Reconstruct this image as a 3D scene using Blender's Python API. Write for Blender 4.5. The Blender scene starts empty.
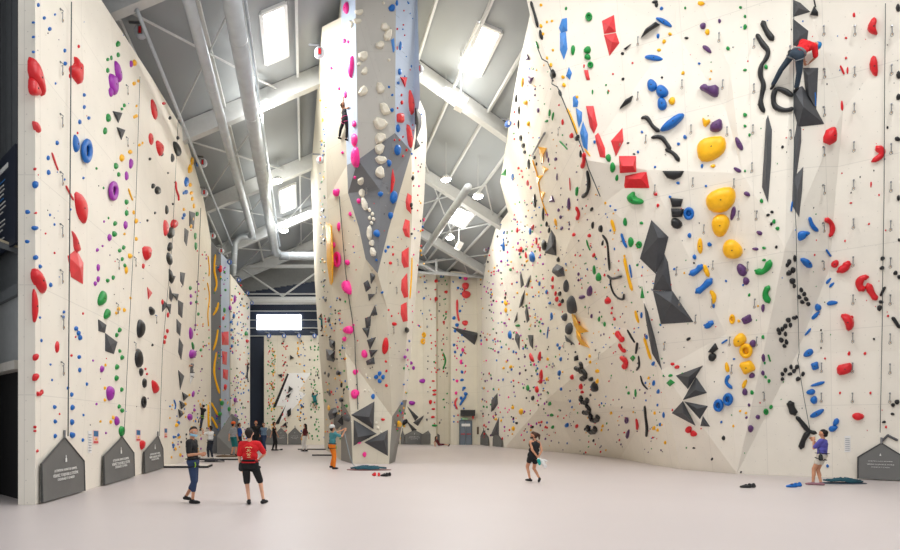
import bpy, bmesh, math, random
from mathutils import Vector, Matrix
random.seed(7)
sc = bpy.context.scene
COL = sc.collection
F, VX, HY, CH = 600.0, 305.0, 426.0, 1.75      # focal length (px of a 900 px frame), vanishing point, eye height

def P(px, py, Y):
    return Vector(((px-VX)*Y/F, Y, CH+(HY-py)*Y/F))
def ray(px, py):
    return Vector(((px-VX)/F, 1.0, (HY-py)/F))
def proj(p):
    return (VX+F*p.x/p.y, HY-F*(p.z-CH)/p.y)
def ground(px, py):
    Y = F*CH/(py-HY)
    return Vector(((px-VX)*Y/F, Y, 0))

# ---------------------------------------------------------------- materials
def lin(c):
    return tuple(((v/255)/12.92 if v/255 <= .04045 else ((v/255+.055)/1.055)**2.4) for v in c)
MATS = {}
def mat(name, rgb, rough=.5, metal=0, noise=.06, scale=6, bump=0, spec=.5, emit=None, estr=0, alpha=None):
    if name in MATS: return MATS[name]
    m = bpy.data.materials.new(name); m.use_nodes = True
    nt = m.node_tree; b = nt.nodes['Principled BSDF']
    c = lin(rgb)
    b.inputs['Roughness'].default_value = rough; b.inputs['Metallic'].default_value = metal
    b.inputs['Specular IOR Level'].default_value = spec
    tc = nt.nodes.new('ShaderNodeTexCoord'); n = nt.nodes.new('ShaderNodeTexNoise')
    n.inputs['Scale'].default_value = scale; n.inputs['Detail'].default_value = 4
    nt.links.new(tc.outputs['Object'], n.inputs['Vector'])
    r = nt.nodes.new('ShaderNodeValToRGB')
    r.color_ramp.elements[0].position = .3; r.color_ramp.elements[1].position = .7
    r.color_ramp.elements[0].color = (*[v*(1-noise) for v in c], 1)
    r.color_ramp.elements[1].color = (*[min(1, v*(1+noise)) for v in c], 1)
    nt.links.new(n.outputs['Fac'], r.inputs['Fac']); nt.links.new(r.outputs['Color'], b.inputs['Base Color'])
    if bump:
        bp = nt.nodes.new('ShaderNodeBump'); bp.inputs['Strength'].default_value = bump; bp.inputs['Distance'].default_value = .02
        nt.links.new(n.outputs['Fac'], bp.inputs['Height']); nt.links.new(bp.outputs['Normal'], b.inputs['Normal'])
    if emit:
        b.inputs['Emission Color'].default_value = (*lin(emit), 1); b.inputs['Emission Strength'].default_value = estr
    MATS[name] = m
    return m

def wall_mat(name, rgb, seam=.86):
    """painted textured plywood: fine grain, faint panel seams, small bolt-hole dots"""
    m = mat(name, rgb, .75, noise=.025, scale=1.3)
    nt = m.node_tree; b = nt.nodes['Principled BSDF']
    tc = nt.nodes.new('ShaderNodeTexCoord')
    sp = nt.nodes.new('ShaderNodeSeparateXYZ'); nt.links.new(tc.outputs['Object'], sp.inputs[0])
    mu = nt.nodes.new('ShaderNodeMath'); mu.operation = 'SUBTRACT'
    nt.links.new(sp.outputs['X'], mu.inputs[0]); nt.links.new(sp.outputs['Y'], mu.inputs[1])
    cb = nt.nodes.new('ShaderNodeCombineXYZ'); nt.links.new(mu.outputs[0], cb.inputs['X']); nt.links.new(sp.outputs['Z'], cb.inputs['Y'])
    br = nt.nodes.new('ShaderNodeTexBrick'); br.offset = 0; br.inputs['Scale'].default_value = 1
    br.inputs['Mortar Size'].default_value = .011; br.inputs['Brick Width'].default_value = 2.44; br.inputs['Row Height'].default_value = 2.44
    br.inputs['Color1'].default_value = (1, 1, 1, 1); br.inputs['Color2'].default_value = (.985, .985, .985, 1); br.inputs['Mortar'].default_value = (seam, seam, seam, 1)
    nt.links.new(cb.outputs[0], br.inputs['Vector'])
    vo = nt.nodes.new('ShaderNodeTexVoronoi'); vo.voronoi_dimensions = '2D'; vo.inputs['Scale'].default_value = 2.2; vo.inputs['Randomness'].default_value = .25
    nt.links.new(cb.outputs[0], vo.inputs['Vector'])
    lt = nt.nodes.new('ShaderNodeMath'); lt.operation = 'LESS_THAN'; lt.inputs[1].default_value = .03; nt.links.new(vo.outputs['Distance'], lt.inputs[0])
    mx = nt.nodes.new('ShaderNodeMix'); mx.data_type = 'RGBA'; mx.blend_type = 'MULTIPLY'; mx.inputs[0].default_value = 1
    old = b.inputs['Base Color'].links[0].from_socket
    nt.links.new(old, mx.inputs[6]); nt.links.new(br.outputs['Color'], mx.inputs[7])
    m2 = nt.nodes.new('ShaderNodeMix'); m2.data_type = 'RGBA'; nt.links.new(lt.outputs[0], m2.inputs[0])
    nt.links.new(mx.outputs[2], m2.inputs[6]); m2.inputs[7].default_value = (*[v*.75 for v in lin(rgb)], 1)
    nt.links.new(m2.outputs[2], b.inputs['Base Color'])
    g = nt.nodes.new('ShaderNodeTexNoise'); g.inputs['Scale'].default_value = 60; nt.links.new(tc.outputs['Object'], g.inputs['Vector'])
    bp = nt.nodes.new('ShaderNodeBump'); bp.inputs['Strength'].default_value = .15; bp.inputs['Distance'].default_value = .01
    nt.links.new(g.outputs['Fac'], bp.inputs['Height']); nt.links.new(bp.outputs['Normal'], b.inputs['Normal'])
    return m

HC = dict(red=(214, 22, 34), coral=(222, 62, 66), blue=(4, 102, 186), sky=(66, 134, 208), green=(10, 142, 58), yellow=(250, 186, 8),
          purple=(88, 50, 104), violet=(158, 38, 168), pink=(244, 44, 148), black=(24, 25, 27), grey=(84, 85, 88), slate=(70, 72, 76),
          white=(226, 220, 204), silver=(150, 152, 156), amber=(246, 180, 40))
def hm(c):
    return mat('hold_'+c, HC[c], .42 if c not in ('grey', 'slate', 'white') else .6, noise=.07, scale=9, bump=.05)

# ---------------------------------------------------------------- mesh + objects
def link(name, me, mats, parent=None, loc=None, smooth=False):
    o = bpy.data.objects.new(name, me); COL.objects.link(o)
    for m in (mats if isinstance(mats, (list, tuple)) else [mats]): me.materials.append(m)
    if loc is not None: o.location = loc
    if parent: o.parent = parent
    if smooth:
        me.polygons.foreach_set('use_smooth', [True]*len(me.polygons))
    return o
def tag(o, label=None, cat=None, group=None, kind=None):
    if label: o['label'] = label
    if cat: o['category'] = cat
    if group: o['group'] = group
    if kind: o['kind'] = kind
    return o
def empty(name, loc, rz=0):
    o = bpy.data.objects.new(name, None); COL.objects.link(o); o.location = loc; o.rotation_euler = (0, 0, rz); o.empty_display_size = .1
    return o

class MB:
    """collects simple shapes into one mesh"""
    def __init__(s): s.v = []; s.f = []; s.mi = []; s.cur = 0
    def add(s, vs, fs):
        b = len(s.v); s.v += [Vector(v) for v in vs]
        for f in fs: s.f.append([b+i for i in f]); s.mi.append(s.cur)
        return s
    def box(s, c, d, rot=None):
        c = Vector(c); h = Vector(d)/2; vs = []
        for z in (-1, 1):
            for y in (-1, 1):
                for x in (-1, 1):
                    v = Vector((x*h.x, y*h.y, z*h.z)); vs.append(c+(rot @ v if rot else v))
        return s.add(vs, [(0, 2, 3, 1), (4, 5, 7, 6), (0, 1, 5, 4), (2, 6, 7, 3), (0, 4, 6, 2), (1, 3, 7, 5)])
    def bar(s, a, b, w, h, up=Vector((0, 0, 1))):
        a = Vector(a); b = Vector(b); d = (b-a); L = d.length
        if L < 1e-6: return s
        d.normalize(); x = d.cross(up)
        if x.length < 1e-4: x = d.cross(Vector((0, 1, 0)))
        x.normalize(); z = x.cross(d)
        R = Matrix((x, d, z)).transposed()
        return s.box((a+b)/2, (w, L, h), R)
    def tube(s, pts, r, n=8, flat=1.0, nrm=None, cap=True):
        pts = [Vector(p) for p in pts]
        rs = r if isinstance(r, (list, tuple)) else [r]*len(pts)
        vs = []; fs = []; k = len(pts); px = None
        for i, p in enumerate(pts):
            d = (pts[min(i+1, k-1)]-pts[max(i-1, 0)])
            if d.length < 1e-7: d = Vector((0, 0, 1))
            d.normalize()
            if px is not None and nrm is None and (px-d*px.dot(d)).length > .05:
                x = (px-d*px.dot(d)).normalized()
            else:
                up = Vector(nrm) if nrm is not None else (Vector((0, 0, 1)) if abs(d.z) < .9 else Vector((0, 1, 0)))
                x = d.cross(up); x = x.normalized() if x.length > 1e-5 else Vector((1, 0, 0))
            z = x.cross(d)
            if nrm is None: px = x
            for j in range(n):
                a = 2*math.pi*j/n
                vs.append(p+x*math.cos(a)*rs[i]+z*math.sin(a)*rs[i]*flat)
        for i in range(k-1):
            for j in range(n):
                fs.append((i*n+j, i*n+(j+1) % n, (i+1)*n+(j+1) % n, (i+1)*n+j))
        if cap:
            fs.append(tuple(range(n))[::-1]); fs.append(tuple((k-1)*n+j for j in range(n)))
        return s.add(vs, fs)
    def cap(s, a, b, ra, rb, n=10):
        """tapered capsule"""
        a = Vector(a); b = Vector(b); d = b-a
        d = d.normalized() if d.length > 1e-6 else Vector((0, 0, 1))
        pts = []; rs = []
        for t in (90, 60, 30): pts.append(a-d*ra*math.sin(math.radians(t))); rs.append(max(1e-4, ra*math.cos(math.radians(t))))
        pts.append(a); rs.append(ra); pts.append(b+d*1e-5); rs.append(rb)
        for t in (30, 60, 90): pts.append(b+d*rb*math.sin(math.radians(t))); rs.append(max(1e-4, rb*math.cos(math.radians(t))))
        return s.tube(pts, rs, n)
    def mesh(s, name):
        me = bpy.data.meshes.new(name); me.from_pydata([tuple(v) for v in s.v], [], s.f)
        me.polygons.foreach_set('material_index', s.mi); me.update()
        bm = bmesh.new(); bm.from_mesh(me); bmesh.ops.recalc_face_normals(bm, faces=bm.faces); bm.to_mesh(me); bm.free()
        return me
    def build(s, name, m, parent=None, loc=None, smooth=False):
        return link(name, s.mesh(name), m, parent, loc, smooth)

def shell(name, V, faces, off, mats, kinds=None, parent=None):
    """solid wall: front facets, the same facets moved back by off, and closed edges"""
    names = list(V); idx = {n: i for i, n in enumerate(names)}; N = len(names)
    vs = [V[n] for n in names]+[V[n]+Vector(off) for n in names]
    fs = []; mi = []; edges = {}
    for q, f in enumerate(faces):
        t = [idx[n] for n in f]; c = sum((vs[i] for i in t), Vector())/3
        nr = (vs[t[1]]-vs[t[0]]).cross(vs[t[2]]-vs[t[0]])
        if nr.dot(c-Vector((0, 0, CH))) > 0: t = t[::-1]
        k = kinds[q] if kinds else 0
        fs.append(t); mi.append(k); fs.append([i+N for i in t[::-1]]); mi.append(k)
        for a, b in zip(t, t[1:]+t[:1]): edges.setdefault(frozenset((a, b)), []).append((a, b, k))
    for e, l in edges.items():
        if len(l) == 1:
            a, b, k = l[0]; fs.append([b, a, a+N, b+N]); mi.append(0)
    me = bpy.data.meshes.new(name); me.from_pydata([tuple(v) for v in vs], [], fs); me.polygons.foreach_set('material_index', mi); me.update()
    for f in faces: TRIS.append((V[f[0]], V[f[1]], V[f[2]], name))
    return link(name, me, mats, parent)
TRIS = []
def hit(px, py, only=None):
    d = ray(px, py); o = Vector((0, 0, CH)); best = None
    for a, b, c, nm in TRIS:
        if only and nm != only: continue
        e1 = b-a; e2 = c-a; h = d.cross(e2); det = e1.dot(h)
        if abs(det) < 1e-9: continue
        s = o-a; u = s.dot(h)/det
        if u < -.002 or u > 1.002: continue
        q = s.cross(e1); v = d.dot(q)/det
        if v < -.002 or u+v > 1.002: continue
        t = e2.dot(q)/det
        if t > 0 and (best is None or t < best[0]):
            n = e1.cross(e2).normalized()
            if n.dot(d) > 0: n = -n
            best = (t, n, nm)
    if best is None: return None
    return o+d*best[0], best[1], best[2]
def onplane(px, py, p, n):
    d = ray(px, py); o = Vector((0, 0, CH)); den = d.dot(n)
    t = (p-o).dot(n)/den if abs(den) > 1e-6 else p.y
    return o+d*t
def conv(name, data):      # evaluated copy of a temporary object with modifiers -> plain mesh
    dg = bpy.context.evaluated_depsgraph_get(); dg.update()
    return bpy.data.meshes.new_from_object(data.evaluated_get(dg))
def text_mesh(body, size, ext=.003, align='CENTER'):
    cu = bpy.data.curves.new('txt', 'FONT'); cu.body = body; cu.size = size; cu.extrude = ext; cu.align_x = align; cu.align_y = 'CENTER'; cu.resolution_u = 2
    o = bpy.data.objects.new('txt', cu); COL.objects.link(o)
    me = conv('text', o); bpy.data.objects.remove(o); return me
# ================================================================ the hall
CREAM = wall_mat('cream_plywood', (240, 234, 221)); TOWERW = wall_mat('cream_plywood_shaded', (208, 201, 183)); BACKW = wall_mat('cream_plywood_dim', (226, 220, 203)); WHITEW = wall_mat('white_plywood', (238, 234, 224)); GREYW = wall_mat('grey_plywood', (118, 121, 126), .9)  # tower and back walls: the same cream paint, dimmer light put into the colour
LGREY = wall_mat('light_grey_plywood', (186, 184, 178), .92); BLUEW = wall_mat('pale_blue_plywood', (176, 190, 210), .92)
M_floor = mat('floor_vinyl', (196, 187, 185), .38, noise=.018, scale=.35, spec=.35)
M_roof = mat('roof_panel', (152, 157, 160), .6, noise=.03, scale=.3); M_steel = mat('painted_steel', (205, 207, 206), .5, noise=.03)
M_duct = mat('galvanised_duct', (190, 197, 202), .45, .25, noise=.08, scale=2); M_clad = mat('navy_cladding', (44, 54, 74), .6, noise=.08, scale=.8)
M_dark = mat('dark_cladding', (98, 102, 105), .6, noise=.08); M_black = mat('black_opening', (14, 15, 17), .8)
M_gable = mat('gable_panel', (150, 152, 150), .7)
M_metal = mat('dull_metal', (140, 142, 145), .35, .8); M_gate = mat('grey_vinyl', (108, 108, 106), .55, noise=.04, scale=3, bump=.08)
M_white = mat('white_paint', (238, 238, 236), .5, noise=.01); M_text = mat('white_print', (236, 236, 232), .6, noise=.01)

def ridge(X): return 20.7-.42*abs(X-4)
fl = MB(); fl.box((5, 28, -.1), (44, 66, .2)); tag(fl.build('floor', M_floor), kind='structure')
# roof slopes with standing seams
for nm, (xa, xb) in (('ceiling', (-8.4, 4)), ('ceiling', (4, 20.5))):
    r = MB(); t = .25
    vs = [(x, y, ridge(x)+dz) for dz in (0, t) for y in (3, 59) for x in (xa, xb)]
    r.add(vs, [(0, 1, 3, 2), (4, 6, 7, 5), (0, 4, 5, 1), (2, 3, 7, 6), (0, 2, 6, 4), (1, 5, 7, 3)])
    tag(r.build('ceiling', M_roof), kind='structure')
tn = [0]
def trim(mb, m):
    tn[0] += 1; return tag(mb.build('trim_%d' % tn[0], m), kind='structure')
BY = [10.7, 20, 29.3, 38.5, 47.7, 56.6]
for Y in BY:      # pitched rafters, the right ones run slightly skewed
    b = MB(); b.bar((-8.3, Y, ridge(-8.3)-.5), (4, Y, ridge(4)-.5), .42, .85); trim(b, M_steel)
    b = MB(); ye = min(Y+5.4, 58.4); b.bar((4, Y, ridge(4)-.5), (17.2, ye, ridge(17.2)-.45), .36, .7); trim(b, M_steel)
for X in (-6.6, -3.9, -.35, 1.9):
    b = MB(); b.bar((X, 3.2, ridge(X)-.12), (X, 58.5, ridge(X)-.12), .12, .2); trim(b, M_steel)
for X in (5.6, 7.6, 9.6, 11.6, 13.6, 15.6):
    b = MB(); b.bar((X, 3.2, ridge(X)-.12), (X, 58.5, ridge(X)-.12), .12, .2); trim(b, M_steel)
for i in range(1, len(BY)-1):   # wind bracing under the panels
    for (xa, xb) in ((-6.6, -1.3), (-1.3, 3.6), (7.6, 11.6), (11.6, 15.6)):
        for s in (0, 1):
            if (xa > 4 or xa == -1.3) and i in (1, 2): continue
            b = MB(); ya, yb = BY[i], BY[i+1]
            if s: ya, yb = yb, ya
            b.tube([(xa, ya, ridge(xa)-.3), (xb, yb, ridge(xb)-.3)], .045, 6); trim(b, M_steel)
# hall walls
b = MB(); b.box((-8.4, 36, 7.7), (.2, 45, 15.6)); tag(b.build('wall_left', M_gable), kind='structure')
b = MB(); b.box((20.6, 30, 6.8), (.2, 57, 13.6)); tag(b.build('wall_right', M_gable), kind='structure')
b = MB()      # back wall: dark corrugated cladding
def clad(x): return 14.9+.16*(x+5.4)
for i in range(48):
    x0 = -8.4+i*.6; x1 = x0+.6
    b.box(((x0+x1)/2, 58.6+(.03 if i % 2 else 0), clad(x0)/2), (.6, .1, clad(x0)))
tag(b.build('wall_back', M_clad), kind='structure')
b = MB(); b.add([(-8.4, 58.9, 0), (20.6, 58.9, 0), (20.6, 58.9, ridge(20.6)), (4, 58.9, 20.9), (-8.4, 58.9, ridge(-8.4)),
                 (-8.4, 59.1, 0), (20.6, 59.1, 0), (20.6, 59.1, ridge(20.6)), (4, 59.1, 20.9), (-8.4, 59.1, ridge(-8.4))],
                [(0, 1, 2, 3, 4), (9, 8, 7, 6, 5), (0, 5, 6, 1), (1, 6, 7, 2), (2, 7, 8, 3), (3, 8, 9, 4), (4, 9, 5, 0)])
tag(b.build('wall_gable', M_gable), kind='structure')
for py in (294, 303, 311, 320, 328, 336):
    z = CH+(HY-py)*58.4/F; b = MB(); b.box((-1, 58.42, z), (12, .16, .09 if py != 294 else .14)); trim(b, M_steel)
# end truss: top chord, wide lower chord, V members
b = MB(); b.bar((-8, 56.2, 16.7), (5, 56.2, 16.7), .2, .3); trim(b, M_steel)
b = MB(); b.tube([(-5.4, 56.2, 13.5), (3, 56.2, 13.5)], .5/2+.12, 12); trim(b, M_steel)
for a, c in (((-6.1, 16.6), (-2.1, 13.9)), ((-2.1, 13.9), (1.7, 16.6)), ((-6.1, 16.9), (-.5, 18.2)), ((5, 16.7), (5, 20))):
    b = MB(); b.tube([(a[0], 56.2, a[1]), (c[0], 56.2, c[1])], .09, 6); trim(b, M_steel)
for a, c in (((7, 18.5), (12, 15.8)), ((12, 15.8), (12, 17)), ((12, 15.8), (16.5, 15.3)), ((8.5, 16.2), (14, 17.2)), ((9, 15.9), (15.5, 15.4))):
    b = MB(); b.tube([(a[0], 54.8, a[1]), (c[0], 54.8, c[1])], .12, 6); trim(b, M_steel)
for Y, z0 in ((24.3, 13.5), (29.3, 13.5), (38.5, 13), (47.7, 12.5)):   # columns behind the left climbing wall
    b = MB(); b.box((-6.85, Y, 8), (.45, .4, 16)); trim(b, M_steel)
# back window
w = MB(); zt = CH+(HY-314.5)*58.3/F; zb = CH+(HY-330)*58.3/F; xa = (256.5-VX)*58.3/F; xb = (301.5-VX)*58.3/F
M_day = mat('daylight_glass', (250, 250, 250), .4, noise=0, emit=(240, 246, 255), estr=3.2)
w.box(((xa+xb)/2, 58.36, (zt+zb)/2), (xb-xa, .04, zt-zb)); wo = tag(w.build('window_1', M_day), kind='structure')
w = MB()
for i in range(5):
    x = xa+(xb-xa)*i/4; w.box((x, 58.32, (zt+zb)/2), (.05, .06, zt-zb))
for z in (zt, zb): w.box(((xa+xb)/2, 58.32, z), (xb-xa+.05, .06, .05))
w.build('window_frame', M_steel, wo)
# skylights in the roof slopes
def roofhit(px, py):
    d = ray(px, py)
    for sgn in (1, -1):
        k = .42*sgn                                   # z = 20.7 - k*(x-4) with |.|: left: k=-.42
        t = (20.7+4*(.42 if sgn > 0 else -.42)-CH)/(d.z+(.42 if sgn > 0 else -.42)*d.x)
        p = Vector((0, 0, CH))+d*t
        if (sgn > 0) == (p.x >= 4): return p
    return p
SKY = []
M_sky = mat('skylight_glass', (250, 250, 250), .4, noise=0, emit=(245, 249, 255), estr=6)
for i, q in enumerate(([(257, 10), (288, 0), (291, 55), (263, 63)], [(477, 17), (501, 40), (481, 78), (457, 66)],
                       [(277, 189), (297, 184), (298, 206), (279, 210)], [(455, 205), (474, 211), (465, 229), (450, 221)])):
    pts = [roofhit(*c) for c in q]; x0 = min(p.x for p in pts)+.15; x1 = max(p.x for p in pts)-.15; y0 = min(p.y for p in pts)+.2; y1 = max(p.y for p in pts)-.2
    g = MB(); g.add([(x0, y0, ridge(x0)-.04), (x1, y0, ridge(x1)-.04), (x1, y1, ridge(x1)-.04), (x0, y1, ridge(x0)-.04),
                     (x0, y0, ridge(x0)+.04), (x1, y0, ridge(x1)+.04), (x1, y1, ridge(x1)+.04), (x0, y1, ridge(x0)+.04)],
                    [(0, 1, 2, 3), (7, 6, 5, 4), (0, 4, 5, 1), (1, 5, 6, 2), (2, 6, 7, 3), (3, 7, 4, 0)])
    so = tag(g.build('window_%d' % (i+2), M_sky), kind='structure')
    g = MB(); c4 = [(x0, y0), (x1, y0), (x1, y1), (x0, y1)]
    for j in range(4):
        a = c4[j]; c = c4[(j+1) % 4]; g.bar((a[0], a[1], ridge(a[0])-.05), (c[0], c[1], ridge(c[0])-.05), .16, .16)
    g.build('window_frame', M_white, so)
    SKY.append(((x0+x1)/2, (y0+y1)/2, x1-x0, y1-y0))
for i, (x, y) in enumerate(((-1.5, 9), (9, 8), (14, 12), (1.5, 15), (9, 15.5))):  # added skylights, out of view overhead, to brighten the near walls
    g = MB(); a = math.atan(.42)*(1 if x > 4 else -1); g.box((x, y, ridge(x)-.02), (2, 3.2, .1), Matrix.Rotation(a, 3, 'Y')); tag(g.build('window_%d' % (i+6), M_sky), kind='structure'); SKY.append((x, y, 2, 3.2))
# ducts
def duct(pts, r, label, seams=6):
    b = MB(); b.tube(pts, r, 20); a = Vector(pts[0]); c = Vector(pts[1])
    o = tag(b.build('air_duct', M_duct, smooth=True), label, 'air duct')
    for i in range(1, seams):
        p = a.lerp(c, i/seams); d = (c-a).normalized(); s = MB(); s.tube([p-d*.04, p+d*.04], r*1.015, 20); s.build('duct_collar', M_duct, o, smooth=True)
    return o
duct([(-3.9, 6, 16.0), (-3.9, 44.4, 16.0), (-4.1, 44.9, 16.0)], .22, 'slimmer galvanised air duct under the left roof slope, nearest the left wall')
duct([(-2.5, 6, 16.3), (-2.5, 50, 16.3), (-2.3, 50.6, 16.3)], .34, 'fat galvanised air duct running under the left roof slope', 8)
duct([(-2.1, 8, 16.75), (-2.1, 50, 16.75)], .06, 'thin pipe beside the fat air duct under the roof', 3)
duct([(-2.2, 51, 16.2), (3, 51, 16.2)], .34, 'crosswise galvanised duct at the far end of the ducts')
duct([(8.7, 32, 14.5), (8.7, 44, 14.5)], .22, 'short galvanised duct hanging under the right roof slope', 4)
P0 = P(233, 277, 47); P1 = P(235, 243, 47)
duct([P0, P1, P1+Vector((.25, 0, .35)), P1+Vector((.6, 0, .5)), P1+Vector((1.6, 0, .5))], .24, 'downpipe elbow duct above the far left climbing wall', 3)
duct([(-5.6, 20, 15.6), (-5.6, 46, 15.6)], .07, 'thin conduit pipe above the left climbing wall', 3)
# lamps
M_lamp = mat('lamp_lens', (255, 255, 250), .4, noise=0, emit=(255, 250, 240), estr=30)
LAMPS = []
for px, py, Y, lb in ((266, 105, 30, 'round high bay lamp below the large left skylight'), (278, 181, 37, 'round high bay lamp just above the small left skylight'),
                      (284, 231, 42, 'round high bay lamp below the small left skylight'), (446, 94, 30, 'round high bay lamp below the large right skylight'),
                      (446, 180, 36, 'left round high bay lamp of the pair above the small right skylight'), (478, 197, 36, 'right round high bay lamp of the pair above the small right skylight'),
                      (450, 238, 44, 'round high bay lamp below the small right skylight, furthest back')):
    p = P(px, py, Y); p.z = min(p.z, ridge(p.x)-1.0)
    Y2 = Y; p = P(px, py, Y2)
    while p.z > ridge(p.x)-.8: Y2 -= .5; p = P(px, py, Y2)
    o = tag(empty('ceiling_lamp', p), lb, 'ceiling lamp')
    b = MB(); b.tube([(0, 0, .28), (0, 0, .16), (0, 0, .02)], [.1, .28, .31], 16); b.build('lamp_housing', M_steel, o, smooth=True)
    b = MB(); b.tube([(0, 0, .02), (0, 0, -.06)], [.29, .22], 16); b.build('lamp_lens', M_lamp, o)
    b = MB(); b.tube([(0, 0, .28), (0, 0, max(.4, ridge(p.x)-p.z-.05))], .01, 6); b.build('lamp_rod', M_steel, o)
    LAMPS.append(p)
for px, py, Y, lb in ((461, 104, 28, 'white boxy speaker under the right roof slope'), (459, 246, 44, 'small white camera dome near the far right skylight')):
    p = P(px, py, Y)
    while p.z > ridge(p.x)-.9: Y -= .5; p = P(px, py, Y)
    o = tag(empty('ceiling_speaker', p), lb, 'speaker'); b = MB(); b.box((0, 0, 0), (.4, .4, .55), Matrix.Rotation(.5, 3, 'Y')); b.build('speaker_box', M_white, o)
    b = MB(); b.bar((0, 0, .2), (0, 0, ridge(p.x)-p.z-.05), .05, .05); b.build('bracket', M_steel, o)

# ---------------------------------------------------------------- dark facade left of the climbing wall
A = Vector((-6.42, 13.8, 0)); dv = Vector((-.675, .738, 0)).normalized(); nv = Vector((-dv.y, dv.x, 0))
if nv.dot(-A) < 0: nv = -nv
def fac(s0, s1, z0, z1, out, th=.1):
    b = MB(); p = A+dv*s0; q = A+dv*s1
    vs = []
    for z in (z0, z1):
        for a in (p, q):
            for o in (out, out-th): vs.append((a.x+nv.x*o, a.y+nv.y*o, z))
    b.add(vs, [(0, 2, 3, 1), (4, 5, 7, 6), (0, 1, 5, 4), (2, 6, 7, 3), (0, 4, 6, 2), (1, 3, 7, 5)]); return b
tag(fac(0, 9.3, 4.9, 16, 0, .15).build('wall_front', M_dark), kind='structure')
tag(fac(0, 9.3, 3.25, 4.85, .1, .25).build('wall_front_panel', mat('mid_grey_cladding', (150, 153, 154), .6)), kind='structure')
tag(fac(0, 9.3, 0, 3.05, -.05, .15).build('wall_recess', M_black), kind='structure')
for i in range(9): trim(fac(.1+i*.45, .13+i*.45, 8.4, 16, .02, .03), mat('dark_cladding_rib', (80, 84, 88), .6))
trim(fac(0, 9.3, 3.05, 3.25, .25, .4), mat('concrete_slab', (190, 186, 178), .8)); trim(fac(0, 9.3, 4.75, 5.0, .2, .3), M_dark)
b = MB(); b.bar(P(-40, 225, 13.6), P(18.5, 247.5, 14.2), .05, .06); trim(b, mat('pale_rail', (190, 178, 150), .5))
b = MB(); b.bar(P(-40, 231, 13.6), P(18.5, 251, 14.2), .05, .14); trim(b, M_dark)
sg = tag(fac(.1, 5, 5.95, 8.22, .2, .06).build('notice_board', mat('navy_board', (20, 30, 50), .5)), 'navy information board with rows of white lines beside the left climbing wall', 'sign')
mb_b = mat('blue_print', (60, 130, 200), .5); random.seed(3)
def bar_on(s0, s1, z, h, m, nm): return fac(s0, s1, z-h/2, z+h/2, .215, .02).build(nm, m, sg)
for i in range(15):
    z = 7.62-i*.105
    if i in (8, 12): continue
    bar_on(.8+random.random()*.25, 3.6, z, .022, M_text if i % 4 else mb_b, 'printed_line')
s = .62
for wd in (.1, .06, .09, .12, .05, .1, .12, .08, .1, .06, .12, .1, .1): bar_on(s, s+wd, 7.9, .11, M_text, 'printed_title'); s += wd+.035

# ================================================================ climbing walls
X0 = -5.95
def LW(px, py, x=X0):
    Y = F*x/(px-VX); return Vector((x, Y, CH+(HY-py)*Y/F))
V = dict(b0=Vector((-5.98, 13.3, 0)), b1=Vector((X0, 24, 0)), b2=Vector((X0, 38, 0)), t0=Vector((-5.98, 13.3, 13.3)), t1=LW(100, -2), t2=LW(152, 78), t3=LW(185, 133),
         t4=LW(203, 196), t5=LW(211, 240), m0=Vector((-5.98, 13.3, CH+(HY-122)*13.3/F)), p1=LW(108, 136, -5.86), p2=LW(125, 262, -5.72), p3=LW(184, 285, -5.6))
faces = [('m0', 't0', 't1'), ('m0', 't1', 'p1'), ('p1', 't1', 't2'), ('p1', 't2', 'p3'), ('p1', 'p3', 'p2'), ('t2', 't3', 'p3'), ('t3', 't4', 'p3'), ('t4', 't5', 'p3'),
         ('p3', 't5', 'b2'), ('p3', 'b2', 'b1'), ('p2', 'p3', 'b1'), ('p2', 'b1', 'b0'), ('m0', 'p1', 'p2'), ('m0', 'p2', 'b0')]
tag(shell('wall_left_climbing', V, faces, (-.38, 0, 0), [CREAM]), 'tall cream climbing wall along the left side of the hall', kind='structure')
def pz(px, py, Y): return P(px, py, Y)
V = dict(a=Vector((-5.95, 38.05, 0)), b=pz(211, 241, 38.05), c=Vector((P(221, 0, 38.6).x, 38.6, 0)), d=pz(221, 253, 38.6), e=Vector((P(229.5, 0, 41).x, 41, 0)), f=pz(229.5, 262, 41),
         g=Vector((P(230.5, 0, 41.2).x, 41.2, 0)), h=pz(230.5, 274, 41.2), i=Vector((P(250, 0, 54).x, 54, 0)), j=pz(250, 300, 54))
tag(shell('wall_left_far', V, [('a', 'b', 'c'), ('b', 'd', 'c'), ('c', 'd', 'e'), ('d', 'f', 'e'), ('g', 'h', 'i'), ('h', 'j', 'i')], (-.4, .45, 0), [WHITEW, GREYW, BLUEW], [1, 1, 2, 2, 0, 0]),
    'far left climbing wall with a grey fin and a pale blue face', kind='structure')
V = dict(a=Vector((P(264, 0, 56).x, 56, 0)), b=pz(264, 335.5, 56), c=Vector((P(350, 0, 56).x, 56, 0)), d=pz(350, 335.5, 56))
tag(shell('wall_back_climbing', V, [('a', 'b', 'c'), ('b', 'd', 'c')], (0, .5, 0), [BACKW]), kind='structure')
VB = {}
for k, (px, Y, top) in enumerate(((400, 57, 272), (423, 57, 272), (436, 56, 272), (438, 57.2, 272), (449, 57.2, 273), (451, 56.2, 271), (477, 56.2, 273), (484, 55, 279))):
    VB['a%d' % k] = Vector((P(px, 0, Y).x, Y, 0)); VB['b%d' % k] = pz(px, top, Y)
fs = []
for k in range(7): fs += [('a%d' % k, 'b%d' % k, 'a%d' % (k+1)), ('b%d' % k, 'b%d' % (k+1), 'a%d' % (k+1))]
tag(shell('wall_back_right', VB, fs, (0, .5, 0), [BACKW]), kind='structure')

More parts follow.
